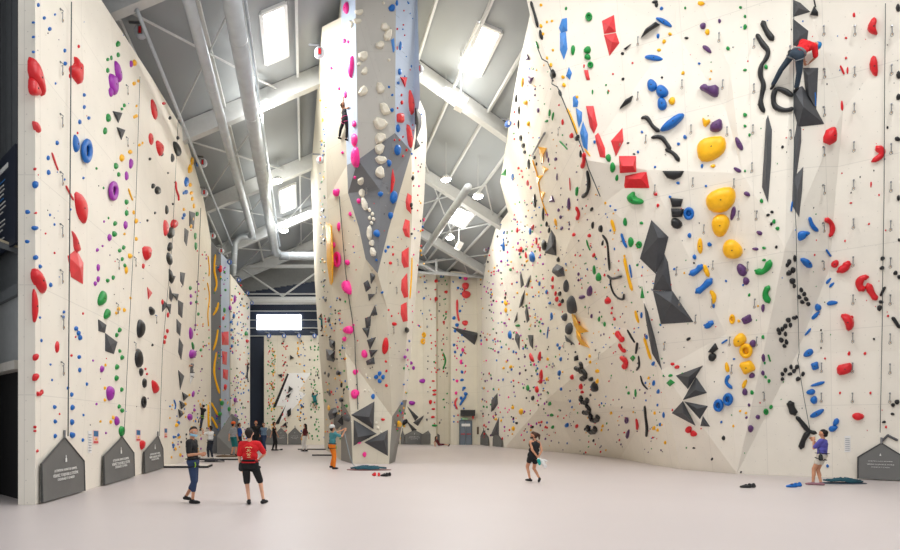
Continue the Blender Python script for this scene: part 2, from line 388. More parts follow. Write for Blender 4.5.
# right wall
R = dict(B0=(482, 445, 55), B1=(505, 447.5, 48.8), B2=(545, 451, 42), B3=(580, 454, 37.5), B4=(620, 458.5, 32.3), B5=(655, 465, 26.9), B6=(680, 469, 24.4), B7=(737, 474, 21.9), B8=(815, 477, 20.6), B9=(857, 479, 19.8), B10=(960, 484, 18.1), S0=(482, 290, 54), S1=(486, 262, 50.6), S2=(495, 230, 44), S3=(508, 212, 40), S4=(500, 182, 37), S5=(503, 165, 34.6), S6=(511, 110, 29.6), S7=(520, 60, 25.6), S8=(530, 15, 21.8), a0=(518, -40, 21.5), a1=(556, 82, 21.9), a2=(585, 160, 22.1), a3=(604, 203, 22.5), H1=(575, 224, 25.6), H2=(545, 240, 31), H3=(548, 307, 34.6), H4=(546, 400, 38.3), H5=(508, 300, 44.3), H0=(530, 170, 28.5), e1=(612, 260, 23.4), e2=(630, 330, 24.4), e3=(648, 410, 25.7), f1=(623, 220, 22.15), f2=(643, 302, 22.7), f3=(661, 370, 23.3), q0=(614, -40, 20.03), q1=(680, -40, 19.1), q2=(792, -40, 17.7), q3=(856, -40, 16.99), q4=(960, -40, 15.94), r0=(614, 0, 20.36), r1=(675, 30, 19.72), r2=(730, 68, 19.05), r3=(726, 110, 19.43), r4=(647, 170, 20.89), r5=(742, 173, 19.41), r6=(785, 248, 19.15), r7=(829, 270, 19.33), r8=(843, 110, 18.12), r9=(833, 225, 18.96), r10=(797, 353, 20.33), r11=(767, 335, 20.26), r12=(726, 334, 21.1), R0=(960, 350, 17.85))
VR = {k: P(*v) for k, v in R.items()}
for k in VR:
    if k[0] == 'B': VR[k].z = 0
fr = '''S8,a1,S7 S7,a1,H0 S7,H0,S6 a1,a2,H0 a2,a3,H1 a2,H1,H0 S6,H0,S5 S5,H0,S4 S4,H0,H2 S4,H2,S3 H0,H1,H2 S3,H2,H3 S3,H3,H5 S3,H5,S2 S2,H5,S1 S1,H5,S0 S0,H5,B0 H5,B1,B0 H5,H4,B1 H5,H3,H4
H4,B2,B1 H4,B3,B2 H1,a3,e1 H1,e1,e2 H2,H1,H3 H1,e2,H3 H3,e2,H4 H4,e2,e3 H4,e3,B4 H4,B4,B3 e3,B5,B4 a3,f1,e1 e1,f1,f2 e1,f2,e2 e2,f2,f3 e2,f3,e3 e3,f3,B6 e3,B6,B5
a0,q0,r0 a0,r0,S8 S8,r0,a1 a1,r0,r1 a1,r1,a2 a2,r1,r4 a2,r4,a3 a3,r4,f1 r0,q0,q1 r0,q1,r1 r1,q1,r2 q1,q2,r2 r2,q2,r6 q2,q3,r8 q2,r8,r6 r6,r8,r9 r6,r9,r7 r2,r6,r5 r2,r5,r3 r1,r2,r3 r1,r3,r4 r3,r5,r4
r4,r5,r12 r4,r12,f2 r4,f2,f1 r5,r6,r12 f2,r12,f3 f3,r12,B7 f3,B7,B6 r12,r6,r11 r12,r11,B7 r6,r7,r10 r6,r10,r11 r11,r10,B7 r10,B8,B7 q3,q4,r8 r8,q4,R0 r8,R0,r9 r9,R0,r7 r7,R0,r10 r10,R0,B9 r10,B9,B8 R0,B10,B9'''
fr = [tuple(t.split(',')) for t in fr.split()]
tag(shell('wall_right_climbing', VR, fr, (.8, .8, 0), [CREAM]), 'huge faceted cream climbing wall along the right side', kind='structure')

# central tower
T = dict(A=(341, -6, 24.6), B=(355, -20, 23.6), C=(396, -20, 23.6), D=(417, -20, 24.5), W2=(341.5, 17, 24.9), E=(347, 165, 27.4), Fp=(358, 160, 26), G=(395, 133, 25.8), D2=(420, 100, 26), H=(411.5, 151.5, 27),
         I=(348, 193, 27.5), J=(359, 228, 27.3), K=(365.6, 259, 27.2), T=(377.6, 273.5, 26.8), L=(388.5, 230, 26.8), Z=(380, 190, 26.1), W1=(322, 27, 25.8), W3=(325, 100, 27.3), W4=(327, 200, 29), W5=(333, 300, 29.5),
         W6=(341, 400, 29.8), M1=(345, 352, 29), M2=(351, 417, 28.2), N1=(352.7, 463.6, 27.9), N2=(389, 464, 27.6), N3=(341, 459.6, 30.5), N4=(395, 461.5, 29.5), Q=(387, 308, 27.2), Pp=(392, 417, 27.9),
         R1=(412, 220, 27.8), R2=(407, 330, 28), R3=(403, 400, 28.3), R4=(399, 432, 28.6), S1=(425, 112, 27.4), S2=(427, 135, 28), S3=(424, 200, 29), S4=(418, 270, 29.5), S5=(407, 400, 30))
VT = {k: P(*v) for k, v in T.items()}
for k in ('N1', 'N2', 'N3', 'N4'): VT[k].z = 0
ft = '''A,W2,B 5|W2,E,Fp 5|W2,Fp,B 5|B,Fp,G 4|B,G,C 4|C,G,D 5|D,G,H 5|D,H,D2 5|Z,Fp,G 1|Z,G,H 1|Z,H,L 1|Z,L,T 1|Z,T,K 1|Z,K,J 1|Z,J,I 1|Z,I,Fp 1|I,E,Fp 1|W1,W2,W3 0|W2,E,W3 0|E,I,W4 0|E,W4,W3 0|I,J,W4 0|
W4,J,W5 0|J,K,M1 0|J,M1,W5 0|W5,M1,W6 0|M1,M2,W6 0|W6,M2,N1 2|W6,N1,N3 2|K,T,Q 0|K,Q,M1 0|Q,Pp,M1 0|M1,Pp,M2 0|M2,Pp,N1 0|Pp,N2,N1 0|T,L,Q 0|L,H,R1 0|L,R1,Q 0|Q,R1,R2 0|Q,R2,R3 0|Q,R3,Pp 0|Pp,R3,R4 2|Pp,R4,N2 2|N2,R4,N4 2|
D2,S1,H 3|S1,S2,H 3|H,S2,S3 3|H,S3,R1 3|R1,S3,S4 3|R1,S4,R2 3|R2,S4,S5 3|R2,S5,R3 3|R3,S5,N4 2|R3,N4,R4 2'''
ff = []; kk = []
for t in ft.replace('\n', '').split('|'):
    a, k = t.split(' '); ff.append(tuple(a.split(','))); kk.append(int(k))
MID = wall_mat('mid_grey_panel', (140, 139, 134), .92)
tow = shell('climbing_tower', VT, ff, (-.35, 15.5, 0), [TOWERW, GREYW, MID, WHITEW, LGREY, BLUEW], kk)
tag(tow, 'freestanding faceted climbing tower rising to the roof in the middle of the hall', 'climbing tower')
# the extruded left side of the tower also takes holds
EO = Vector((-.35, 15.5, 0))
for a, b_ in (('W1', 'W3'), ('W3', 'W4'), ('W4', 'W5'), ('W5', 'W6'), ('W6', 'N3')):
    p, q = VT[a], VT[b_]; TRIS.append((p, q, q+EO, 'climbing_tower')); TRIS.append((p, q+EO, p+EO, 'climbing_tower'))
# ================================================================ climbing holds and volumes
# wall hints: L left wall, T tower, R right wall (default: nearest surface hit)
rnd = random.Random(11)
def basis(p, n, px, py):
    """how one pixel of width/height and one metre of protrusion move on this wall"""
    q = proj(p+n*1.0); return (q[0]-px, q[1]-py)
def dome(out, p, n, h, rings=((1, 0), (.93, .45), (.72, .82), (.38, .98)), apex=None, dish=0):
    """outline points on the wall plane -> rounded solid standing h off the wall"""
    c = sum(out, Vector())/len(out); N = len(out); mb = MB(); vs = []; fs = []
    base = [c+(v-c)*1.0-n*.03 for v in out]; vs += base
    for s, k in rings[0:]:
        vs += [c+(v-c)*s+n*h*k for v in out]
    R_ = len(rings)+1
    for r in range(R_-1):
        for j in range(N): fs.append((r*N+j, r*N+(j+1) % N, (r+1)*N+(j+1) % N, (r+1)*N+j))
    vs.append(c+n*h*(1-dish)); k = len(vs)-1
    for j in range(N): fs.append(((R_-1)*N+j, (R_-1)*N+(j+1) % N, k))
    fs.append(tuple(range(N))[::-1]); mb.add(vs, fs); return mb
def shrink(pts, cx, cy, d, w, t=.6):
    """the part of the drawn width that comes from protrusion is taken off the outline"""
    dx, dy = d
    f = 1.0
    if abs(dx) > .12*w:
        w2 = 2*(w-abs(dx))/(1+t); f = max(.3, min(1, w2/w))
    sx = -(dx*(1+t)/2.4) if abs(dx) > .12*w else 0
    return [((x-cx)*f+cx+sx, y) for x, y in pts]
STUFF = MB(); SMATS = []
def local(o_mb, name, m, p, smooth, parent=None):
    if name == 'small_climbing_holds':
        if m not in SMATS: SMATS.append(m)
        STUFF.cur = SMATS.index(m); STUFF.add(o_mb.v, o_mb.f); return None
    for i, v in enumerate(o_mb.v): o_mb.v[i] = v-p
    return o_mb.build(name, m, parent, p, smooth)
def smoothpoly(pts, k=1):
    for _ in range(k):
        q = []
        for a, b in zip(pts, pts[1:]+pts[:1]): q += [(a[0]*.75+b[0]*.25, a[1]*.75+b[1]*.25), (a[0]*.25+b[0]*.75, a[1]*.25+b[1]*.75)]
        pts = q
    return pts
def rotp(pts, cx, cy, deg):
    a = math.radians(deg); c, s = math.cos(a), math.sin(a)
    return [(cx+(x-cx)*c-(y-cy)*s, cy+(x-cx)*s+(y-cy)*c) for x, y in pts]
HOLDS = []      # dict(px, py, w, h, col, shape, mb/maker, label)
def blob(col, x, y, w, h=None, rot=0, lab=None, shape=None, n=12, kind='b'):
    HOLDS.append(dict(k=kind, col=col, x=x, y=y, w=w, h=h or w*1.1, rot=rot, lab=lab, shape=shape, n=n))
def poly(col, pts, lab=None, prot=.3, shape=None, sm=1):
    xs = [p[0] for p in pts]; ys = [p[1] for p in pts]
    HOLDS.append(dict(k='p', col=col, pts=pts, x=sum(xs)/len(xs), y=sum(ys)/len(ys), w=max(xs)-min(xs), h=max(ys)-min(ys), lab=lab, prot=prot, shape=shape, sm=sm))
def tube(col, pts, r, lab=None, shape=None):
    xs = [p[0] for p in pts]; ys = [p[1] for p in pts]
    HOLDS.append(dict(k='t', col=col, pts=pts, r=r, x=sum(xs)/len(xs), y=sum(ys)/len(ys), w=max(xs)-min(xs)+2*r, h=max(ys)-min(ys)+2*r, lab=lab, shape=shape))
def cres(col, x, y, r, lab=None, a0=-60, a1=200, th=.5):
    pts = [(x+r*.75*math.cos(math.radians(a)), y+r*.75*math.sin(math.radians(a))) for a in range(a0, a1+1, 26)]
    tube(col, pts, r*th, lab, 'crescent')
def vol(col, pts, lab, prot=.35, apex=None, sub=None):
    xs = [p[0] for p in pts]; ys = [p[1] for p in pts]
    HOLDS.append(dict(k='v', col=col, pts=pts, x=sum(xs)/len(xs), y=sum(ys)/len(ys), w=max(xs)-min(xs), h=max(ys)-min(ys), lab=lab, prot=prot, apex=apex))
def small(col, text):
    for t in text.split():
        v = [float(q) for q in t.split(',')]
        if len(v) == 3: v.append(v[2]*1.15)
        blob(col, v[0], v[1], v[2], v[3], n=8)

def make(hd, name):
    r = hit(hd['x'], hd['y'])
    if r is None:
        for dx, dy in ((-4, 0), (4, 0), (0, 5), (-8, 0), (8, 0), (0, -6)):
            r = hit(hd['x']+dx, hd['y']+dy)
            if r: break
    if r is None: return None
    p, n, wn = r
    hd['p'] = p; hd['nn'] = n; hd['wall'] = wn; hd['pxm'] = F/p.y
    col = hm(hd['col']); pm = p.y/F                           # metres per pixel
    if hd['k'] in ('b', 'o'):
        w, h = hd['w'], hd['h']; hh = min(w, h)*pm*.45
        dn = basis(p, n, *proj(p)); d = (dn[0]*hh, dn[1]*hh)
        big = w*h > 60; N = 20 if big else hd['n']
        pts = []
        if hd['k'] == 'o': return donut(hd, p, n, w, h, col, name)
        sd = rnd.random()*6
        am = .07 if big else .1
        rock = hd['col'] == 'white' and w*h > 30
        if rock: N = 9; am = .15
        for i in range(N):
            a = 2*math.pi*i/N; k = 1+am*math.sin(2*a+sd)+am*.7*math.sin(3*a+sd*2.3)
            if hd['shape'] == 'box':
                k *= 1/max(abs(math.cos(a)), abs(math.sin(a)))*.9
            pts.append((hd['x']+w/2*k*math.cos(a), hd['y']+h/2*k*math.sin(a)))
        if hd['rot']: pts = rotp(pts, hd['x'], hd['y'], hd['rot'])
        if not big: pts = shrink(pts, hd['x'], hd['y'], d, w)
        elif abs(d[0]) > .25*w: pts = shrink(pts, hd['x'], hd['y'], d, w)
        out = [onplane(a, b, p, n) for a, b in pts]
        mb = dome(out, p, n, hh, dish=.12 if big else 0) if not rock else dome(out, p, n, hh, ((1, 0), (.9, .6), (.6, 1)))
        o = local(mb, name, col, p, not rock)
        if o and big and hd['col'] != 'black': bolt(o, n, hh*.9, pm, sum(out, Vector())/len(out)-p)
        return o
    if hd['k'] == 'p':
        pts = smoothpoly(hd['pts'], hd['sm']) if hd['sm'] else hd['pts']
        sc_ = 1.1 if hd['sm'] else 1.02; pts = [(hd['x']+(a-hd['x'])*sc_, hd['y']+(b-hd['y'])*sc_) for a, b in pts]
        hh = min(hd['w'], hd['h'])*pm*hd['prot']
        dn = basis(p, n, *proj(p)); d = (dn[0]*hh, dn[1]*hh)
        if abs(d[0]) > .2*hd['w']: pts = shrink(pts, hd['x'], hd['y'], d, hd['w'])
        out = [onplane(a, b, p, n) for a, b in pts]
        o = local(dome(out, p, n, hh, dish=.05), name, col, p, True)
        if o and hd['w']*hd['h'] > 110 and hd['col'] != 'black': bolt(o, n, hh*.96, pm, sum(out, Vector())/len(out)-p)
        return o
    if hd['k'] == 't':
        r_ = hd['r']*pm
        PT = hd['pts']
        if len(PT) > 2:
            for _ in range(2): PT = [PT[0]]+[w for a, b in zip(PT, PT[1:]) for w in ((a[0]*.75+b[0]*.25, a[1]*.75+b[1]*.25), (a[0]*.25+b[0]*.75, a[1]*.25+b[1]*.75))]+[PT[-1]]
        q = [PT[0]]
        for a, b in zip(PT, PT[1:]):
            k = max(1, int(math.dist(a, b)/(3+hd['r'])))
            q += [(a[0]+(b[0]-a[0])*i/k, a[1]+(b[1]-a[1])*i/k) for i in range(1, k+1)]
        L = []
        for i, (a, b) in enumerate(q):
            L.append(onplane(a, b, p, n)+n*r_*.45)
        rs = [r_*(.6+.4*min(1, i/2, (len(L)-1-i)/2))*(1+.1*math.sin(i*.9+hd['x'])) for i in range(len(L))]
        a = L[0]+(L[0]-L[1]).normalized()*r_*.5; b = L[-1]+(L[-1]-L[-2]).normalized()*r_*.5
        mb = MB(); mb.tube([a]+L+[b], [rs[0]*.4]+rs+[rs[-1]*.4], 8, .8, nrm=n)
        return local(mb, name, col, p, True)
    if hd['k'] == 'v':
        hh = min(hd['w'], hd['h'])*pm*hd['prot']
        base = [onplane(a, b, p, n) for a, b in hd['pts']]; c = sum(base, Vector())/len(base)
        mb = MB(); N = len(base)
        aps = hd['apex'] or [(hd['x'], hd['y'])]
        dn = basis(p, n, *proj(p)); AP = []
        for ax, ay in aps:
            AP.append(onplane(ax-dn[0]*hh, ay-dn[1]*hh, p, n)+n*hh if abs(dn[0]*hh) < hd['w'] else onplane(ax, ay, p, n)+n*hh)
        vs = [v-n*.05 for v in base]+[v+n*.015 for v in base]+AP
        fs = [tuple(range(N))[::-1]]
        for i in range(N): fs.append((i, (i+1) % N, N+(i+1) % N, N+i))
        near = [min(range(len(AP)), key=lambda k: (AP[k]-base[i]).length) for i in range(N)]
        for i in range(N):
            j = (i+1) % N; fs.append((N+i, N+j, 2*N+near[i]))
            if near[i] != near[j]: fs.append((N+j, 2*N+near[j], 2*N+near[i]))
        mb.add(vs, fs)
        return local(mb, name, col, p, False)
def donut(hd, p, n, w, h, col, name):
    N = 24; M = 10; pm = p.y/F; mb = MB(); vs = []; fs = []
    hh = min(w, h)*pm*.32; dn = basis(p, n, *proj(p)); d = dn[0]*hh
    f = 1.0; sx = 0
    if abs(d) > .12*w: f = max(.4, (w-abs(d))/w); sx = -d*.5
    for i in range(N):
        a = 2*math.pi*i/N
        for j in range(M):
            b = 2*math.pi*j/M; s = .7+.3*math.cos(b)
            x = hd['x']+sx+w/2*f*s*math.cos(a); y = hd['y']+h/2*s*math.sin(a)
            vs.append(onplane(x, y, p, n)+n*(hh*.55+hh*.5*math.sin(b)))
    for i in range(N):
        for j in range(M): fs.append((i*M+j, ((i+1) % N)*M+j, ((i+1) % N)*M+(j+1) % M, i*M+(j+1) % M))
    mb.add(vs, fs); o = local(mb, name, col, p, True)
    b = MB(); pts = [onplane(hd['x']+sx+w*.24*f*math.cos(a*.785), hd['y']+h*.24*math.sin(a*.785), p, n) for a in range(8)]
    b = dome(pts, p, n, hh*.25); q = local(b, 'hollow' if o else name, col, p, True, o)
    if q: q.location = (0, 0, 0)
    return o
BOLT = None
def bolt(o, n, h, pm, c=Vector((0, 0, 0))):
    b = MB(); r = .02; b.tube([c+n*(h-.02), c+n*(h+.012)], r, 8); b.build('bolt', mat('bolt_steel', (60, 58, 56), .4, .6), o)
# ---------------------------------------------------------------- left wall
poly('red', [(32, 58), (38, 61), (44, 73), (49.5, 94), (46, 95), (40, 84), (32, 76)], 'large red curved wedge hold near the top left edge of the left wall', .4)
poly('red', [(32, 78), (36, 80), (43, 91), (44, 95), (35, 95), (31.5, 90)], 'rounded red hold tucked under the large red curved wedge', .4)
poly('red', [(77.3, 56.4), (80, 61), (85.5, 64), (85.5, 73), (84.5, 85.5), (73.6, 75), (70.4, 67), (78, 65)], 'red arrow-shaped hold right of the leftmost rope', .4, sm=1)
poly('coral', [(34, 121.5), (38, 122), (42, 128), (42.5, 133), (37, 131)], 'coral pod hold at the left wall edge on the seam', .4)
poly('violet', [(115.5, 61), (119, 63.5), (123.5, 73), (124, 81), (121, 82), (116.5, 73)], 'long violet banana hold high on the left wall', .5)
blob('violet', 115.5, 84, 10, 22, -20, 'wide violet scoop hold below the long violet banana')
blob('violet', 112, 92, 5.5, 9, -10, 'small violet hold under the wide violet scoop')
blob('violet', 117.3, 79, 4, 6, -20, 'tiny violet knob between the two violet banana holds')
blob('blue', 86.8, 151, 14.5, 25, -8, 'blue ring hold with a hollow on the left wall', kind='o')
blob('blue', 77.5, 144, 7.5, 17, -5, 'blue crescent hold behind the blue ring')
blob('violet', 113.5, 191, 12.5, 20, -10, 'violet ring hold in the upper left wall', kind='o')
poly('red', [(76.5, 192), (85, 196), (90, 207), (89, 219), (87, 223.5), (80, 216), (77, 204)], 'large red leaf-shaped hold above the coral block', .35, sm=1)
poly('coral', [(73, 231), (79, 240), (83, 251), (78, 253), (75.5, 246), (75, 238)], 'coral curved shard above the coral block', .4, sm=0)
vol('coral', [(67.5, 256), (76, 249.5), (83, 263), (82.5, 284), (71, 277)], 'coral faceted block volume by the leftmost rope', .3, apex=[(80, 268)])
poly('red', [(37, 268), (44, 274), (50, 288), (47, 294), (38, 284), (34, 276)], 'red oblong hold leaning right near the left wall edge', .4)
poly('red', [(34.5, 289), (38, 295), (39.5, 305), (39, 315), (35.5, 323), (34, 310)], 'tall red half-moon hold on the left wall edge', .4)
blob('red', 58, 347, 4.5, 13, 0, 'slim red teardrop hold left of the leftmost rope'); blob('red', 37.3, 357, 5.5, 7, 30); blob('red', 37.3, 377, 6, 8, 30); cres('red', 38, 391, 4.2, None, -10, 130)
vol('slate', [(98.5, 319.5), (106, 325), (104.5, 333), (98.5, 331)], 'small dark kite volume on the left wall', .3)
vol('slate', [(105, 333), (117, 342), (113.5, 354), (105, 351)], 'larger dark kite volume below the small dark kite', .3)
blob('violet', 101, 326, 4); blob('green', 108, 344.5, 4.5); blob('violet', 111.5, 348, 4.5)
vol('slate', [(112.5, 111), (122, 113), (118, 123)], 'upper of two dark inverted triangle volumes on the left wall', .35)
vol('slate', [(116.5, 127), (125, 130), (121, 140)], 'lower of two dark inverted triangle volumes on the left wall', .35)
blob('green', 104, 298.5, 9.5, 16, 15, 'big green bumpy hold above the dark kite volumes'); blob('green', 108.5, 314, 7, 11, 20, 'green hold just above the small dark kite')
blob('violet', 112, 393, 9.5, 14, 0, 'glossy violet ball hold low on the left wall'); blob('violet', 118, 421, 6, 9); blob('green', 123, 431, 7, 10, 0, 'green hold at the tip of the second grey mat')
poly('red', [(144, 247), (154.5, 247), (152, 258), (148, 260.5), (144.5, 254)], 'red heart-shaped hold in the middle of the left wall', .45)
poly('red', [(152, 98), (157, 106), (159, 116), (157, 120), (152, 111)], 'red flame-shaped hold near the top edge of left wall', .4)
blob('red', 152, 139, 5, 13, -10, 'slim red hold left of the red pointed jug'); poly('red', [(157, 140), (164, 144), (165.5, 149), (162.5, 157), (158, 150)], 'red pointed jug below the red flame', .4)
blob('black', 178.5, 149, 7.5, 16, -25, 'black pod hold near the top edge of the left wall'); blob('black', 173.3, 158, 4, 9, -10); blob('black', 178.5, 138, 3.5); blob('black', 170.5, 118, 3, 4)
blob('black', 154, 186, 4.5, 5); blob('black', 159, 190.5, 6.5, 9, -25, 'black hold pair member right of the red holds')
blob('coral', 167, 228, 6, 17, 0, 'tall coral oval hold beside a red jug'); blob('red', 175.7, 224, 8, 9, 0, 'red jug right of the tall coral oval'); blob('black', 172.3, 233, 8, 11, 20, 'black jug under the tall coral oval')
blob('black', 167.5, 210, 4, 9); tube('red', [(175, 182), (175.5, 190), (178, 196), (178, 200)], 1.5, 'thin red hooked hold above the red jug')
blob('black', 171, 247, 6, 9, 20); blob('black', 170.5, 259, 6, 14, -20, 'black claw hold in the column of black holds'); poly('black', [(170, 269), (172, 275), (177.5, 276), (173.5, 283.5), (170, 280)], 'black thorn hold in the column of black holds', .4, sm=0)
vol('slate', [(169.5, 286), (173, 297), (171, 302), (169, 298)], 'thin dark shard volume under the black thorn', .3); vol('slate', [(171, 293), (178.5, 294), (177, 301)], 'dark triangle shard right of the thin shard', .3)
vol('slate', [(162, 299), (168, 305), (162, 312)], 'dark triangle volume with a red hold left of the column', .3); vol('slate', [(165, 304), (171, 304), (170, 314)], 'lower dark triangle shard below the black column', .3)
blob('red', 163, 302, 3, 5); blob('red', 168.5, 315, 2.6, 6)
blob('black', 153, 311, 6.5, 9, -15); blob('black', 142.5, 328.5, 9.5, 18, 0, 'big black boulder hold in the middle of the left wall'); blob('black', 140.5, 358.5, 9, 20, -8, 'tall black boulder hold below the big black boulder')
blob('black', 142, 372, 4.5, 9); blob('black', 145.5, 383, 5.5, 9); blob('black', 144, 402, 6.5, 12, 10, 'black ring hold on the left wall', kind='o')
poly('red', [(153, 380), (157, 382), (162, 389), (157, 394), (154, 389)], 'red pointed hold low on the left wall', .45); poly('red', [(140.5, 441), (146, 440.5), (147, 444), (143.5, 450), (141, 447)], 'red heart hold beside the third grey mat', .5)
vol('coral', [(147, 287), (152, 293), (148, 299.5)], 'small red triangle volume on the left wall', .3)
blob('violet', 191.8, 333.5, 4.5, 13, 0, 'long violet pill hold above the climber with white trousers'); blob('violet', 194, 354, 8, 9, 0, 'violet bulb hold by the head of the climber with white trousers')
blob('violet', 191, 417, 6, 6.5, 0, 'violet hold beside the climber in black'); blob('green', 193.5, 346, 3, 8, -10); blob('violet', 193.8, 394, 3, 7, 10)
small('blue', '39,5,3.5 45,18,3.5 55.5,14.5,2.5 50.5,29,4 34.5,22.5,2.3 34.5,37,2.3 34.5,52,2.3 65.5,50.5,3.5 66,63.5,4 56,83.5,2.3 85,95,3.5 85,107,3.5 89.5,118,3.5 80.5,122,4 75.5,136,3 58,143,4 49,158,4 49.5,172.5,4.5 37,184.5,6 65,179.5,2.2 84,178,2.6 50.5,215,2.5 55,224.5,2.5 36.5,228,6,5 71,209.5,2.3 37,257.5,4.5 41,266.5,4 51.5,285,4 29,212,4 28.5,241.5,3.5 40.5,317.5,2.5 42,340.5,3 51,364.5,2.3 52.5,380,2.3 64.5,312,3 64,317,3 77,328.5,4.5 79.5,333,4.5 81,337.5,5 80,357,4 80.5,370,4 87.5,384,3 68.5,388,3 72.5,394.5,4 55.5,407,4 56,421.5,4 56,436,4 73.5,407.5,5 73,422,5 73.5,435,6 84,415,2.5 83.5,440,3.2')
small('red', '79.3,46.5,3 71,76,3.5,5 36,169,2.3 78,133,2.3 36.5,213,2.2 46,233.5,2 55,253,2.3 83.5,313.5,2.3 76,337,2 72,355.5,2.7 60,414,2 36,427,2.4 36,431,2.2 38,451,3 164.5,103.5,4,3 168,331,3,5 166,337,3,5 165,342,3,5 146,369,2.5 147.5,374,2.5 144,266,3.5,5')
tube('coral', [(51.5, 153), (54, 161), (57.5, 170)], 1.3, 'upper thin coral stick hold left of the leftmost rope'); tube('coral', [(65.5, 186), (69, 193), (73, 200)], 1.3, 'lower thin coral stick hold at the leftmost rope')
small('green', '119,44,5,6.5 119,55,4,5 108.5,59.5,3.5 112,58,3,5 108.5,70.5,4,5 109.5,118,5.5,9 106,131,4.5,8 125,105.5,3.5 122.5,109,3 97,168.5,2.5 117,166,5,7 119.5,174.5,4 104,188,2.3 109,218,2.3 116,223.5,4.5 115.5,234,5.5 127.5,202,4.5,6 127.5,213,4.5,6 124.5,247.5,4 120.5,250.5,4 123,259,3.5 125.5,265.5,3.5 108.5,280.5,4 114,277.5,4 120.5,330,4.5 117.5,335,4 120.5,351,3.5 123,357.5,4.5 118,367,5 117.5,378,5 122.5,389.5,4 120,406.5,4 123,410.5,4.5 191,288,3.5 197,302,3 199,314,3 201.5,350,3 198,214,4 196,236,3,8 196.5,246,3,9')
small('violet', '104.5,221.5,2.2 110.5,237.5,5,7 103,246,2.3 98,250,3.5 126.5,225,5,8 99,267.5,4,7 99,279,4,6 96,283.5,4 132,163.6,5,10 127.5,176,4.5,9 103,369,5,7 93.5,360.5,2.2 97,404,2.5 106.5,433,2.3 132,64,4,7 196,292,2 199,284,2 191.5,296,3,4 191.5,303,3 196,325,2.5 195,330,2 195,410,3')
small('yellow', '135.5,63,5,7 135,83.5,4 139,81,3 137,106,2.5 137,116,3.5 135,117,3 131,152,5,4 123,158,6 140,145,3 143,143,2.5 134.5,212.5,3.5 137,221,4.5 137,239,3.5 125,234,2.5 131,256,5 127,270,4,8 125,310,3.5,4.5 119.5,309,4 117,313,3 106,365,2.6 105.5,388,3 105.5,400,3 114,417.5,3.5 111.5,422,3.5 101,421.5,2.5 131,298,2.5 193,161,4,8 191,169,5,10 191,185,3.5,4.5 192,193,3.5 193,199,3.5 194.5,206,3,5 184.5,209.5,3 193,219,3,5 191.5,226,3,5')
tube('yellow', [(128, 189), (129.5, 194), (132, 200)], 1.3, 'yellow stick hold right of the violet ring')
small('blue', '187.5,182,5,11 187,192,4,5 184.5,193,3 198.5,164,3,5 185,215,3.5 183.5,218,3 174.5,437,3 179,423,4 174,445,3 179,435,3')
small('black', '150.5,159,3 162.5,154,3.5,5 168.5,173,2.2 155.5,213,2.5 148,220.5,2.5 173.5,204,2.5 153,345,2.5 172.3,160,2.5')
small('yellow', '177.5,425,4 180,437,3 176,449,3 181,455,3 190,395,2.5 186,404,3 183,413,2.5')
tube('blue', [(173.5, 400), (175.5, 405), (174.5, 409)], 1, 'thin blue hook hold by the black and yellow volumes')
for i, q in enumerate(([(189, 211), (195, 213), (193.5, 229), (189, 226)], [(184.5, 228), (188.5, 231), (186.5, 246), (184, 241)], [(180, 272), (185, 273), (183, 286), (180, 281)], [(178, 300), (183, 303), (182, 318), (178, 314)],
                       [(176.5, 319), (181, 324), (180, 336), (176.5, 332)], [(179, 338), (183, 345), (181, 360), (178, 352)], [(178, 370), (184, 376), (180, 390)])):
    vol('grey', q, ['topmost', 'second', 'third', 'fourth', 'fifth', 'sixth', 'lowest'][i]+' grey ridge volume in the column on the far end of the left wall', .35)
for i, (x, y) in enumerate(((185.5, 396), (183, 404.5), (181.5, 413))):
    vol('slate', [(x-3.5, y-4), (x+3, y), (x-2, y+5)], ['upper', 'middle', 'lower'][i]+' small dark triangle volume with a yellow hold beside the climber in black', .4)
# far left fin
for i, q in enumerate(([(215, 255), (213.5, 270), (217, 284), (214.5, 291)], [(218, 303), (217, 309), (213, 315)], [(217.5, 330), (216, 341), (213, 350)], [(216, 353), (213.5, 368), (214.5, 378), (219, 393)])):
    tube('yellow', q, 1.2, ['top', 'second', 'third', 'lowest'][i]+' yellow wavy hold on the far left grey fin')
tube('yellow', [(207.5, 256), (209, 268), (208.5, 276)], 1, 'upper yellow wavy strip left of the grey fin'); tube('yellow', [(207, 283), (209.5, 297), (207, 312), (208, 326)], 1, 'long lower yellow wavy strip left of the grey fin')
tube('yellow', [(207.5, 405), (207.5, 420), (208, 427)], 1.6, 'tall yellow strip hold behind the climber in black'); tube('yellow', [(211, 403), (214, 408), (217.5, 415)], 1.2, 'upper short yellow slanting strip above the person in white'); tube('yellow', [(211, 417), (214, 422), (217, 428)], 1.2, 'lower short yellow slanting strip above the person in white')
vol('coral', [(221.5, 332), (228.5, 331.5), (228.5, 345), (222, 345)], 'big red block volume on the pale blue far left face', .3); vol('coral', [(222, 351), (227, 352), (226.5, 365), (222.5, 364)], 'red block below the big red block', .3); vol('coral', [(223, 369), (228, 370), (227.5, 380), (223, 378)], 'lower red block on the pale blue face', .3)
small('red', '221.5,269,3,8 226,387,3.5,6 224,318,3,4 248,341,3.5'); small('green', '225,272,2.5 226,290,2.5 225,310,3,5 223,403,4,5 230,409,4 221,414,4 247,333.5,4 226,425,3.5'); small('violet', '235.5,299,3,8 231,308,3,5 236,400,4,5 236,417,3.5,6')
small('blue', '232,322,3 232.5,330,3 233,338,3 232.5,346,3 234.5,316,3,5')
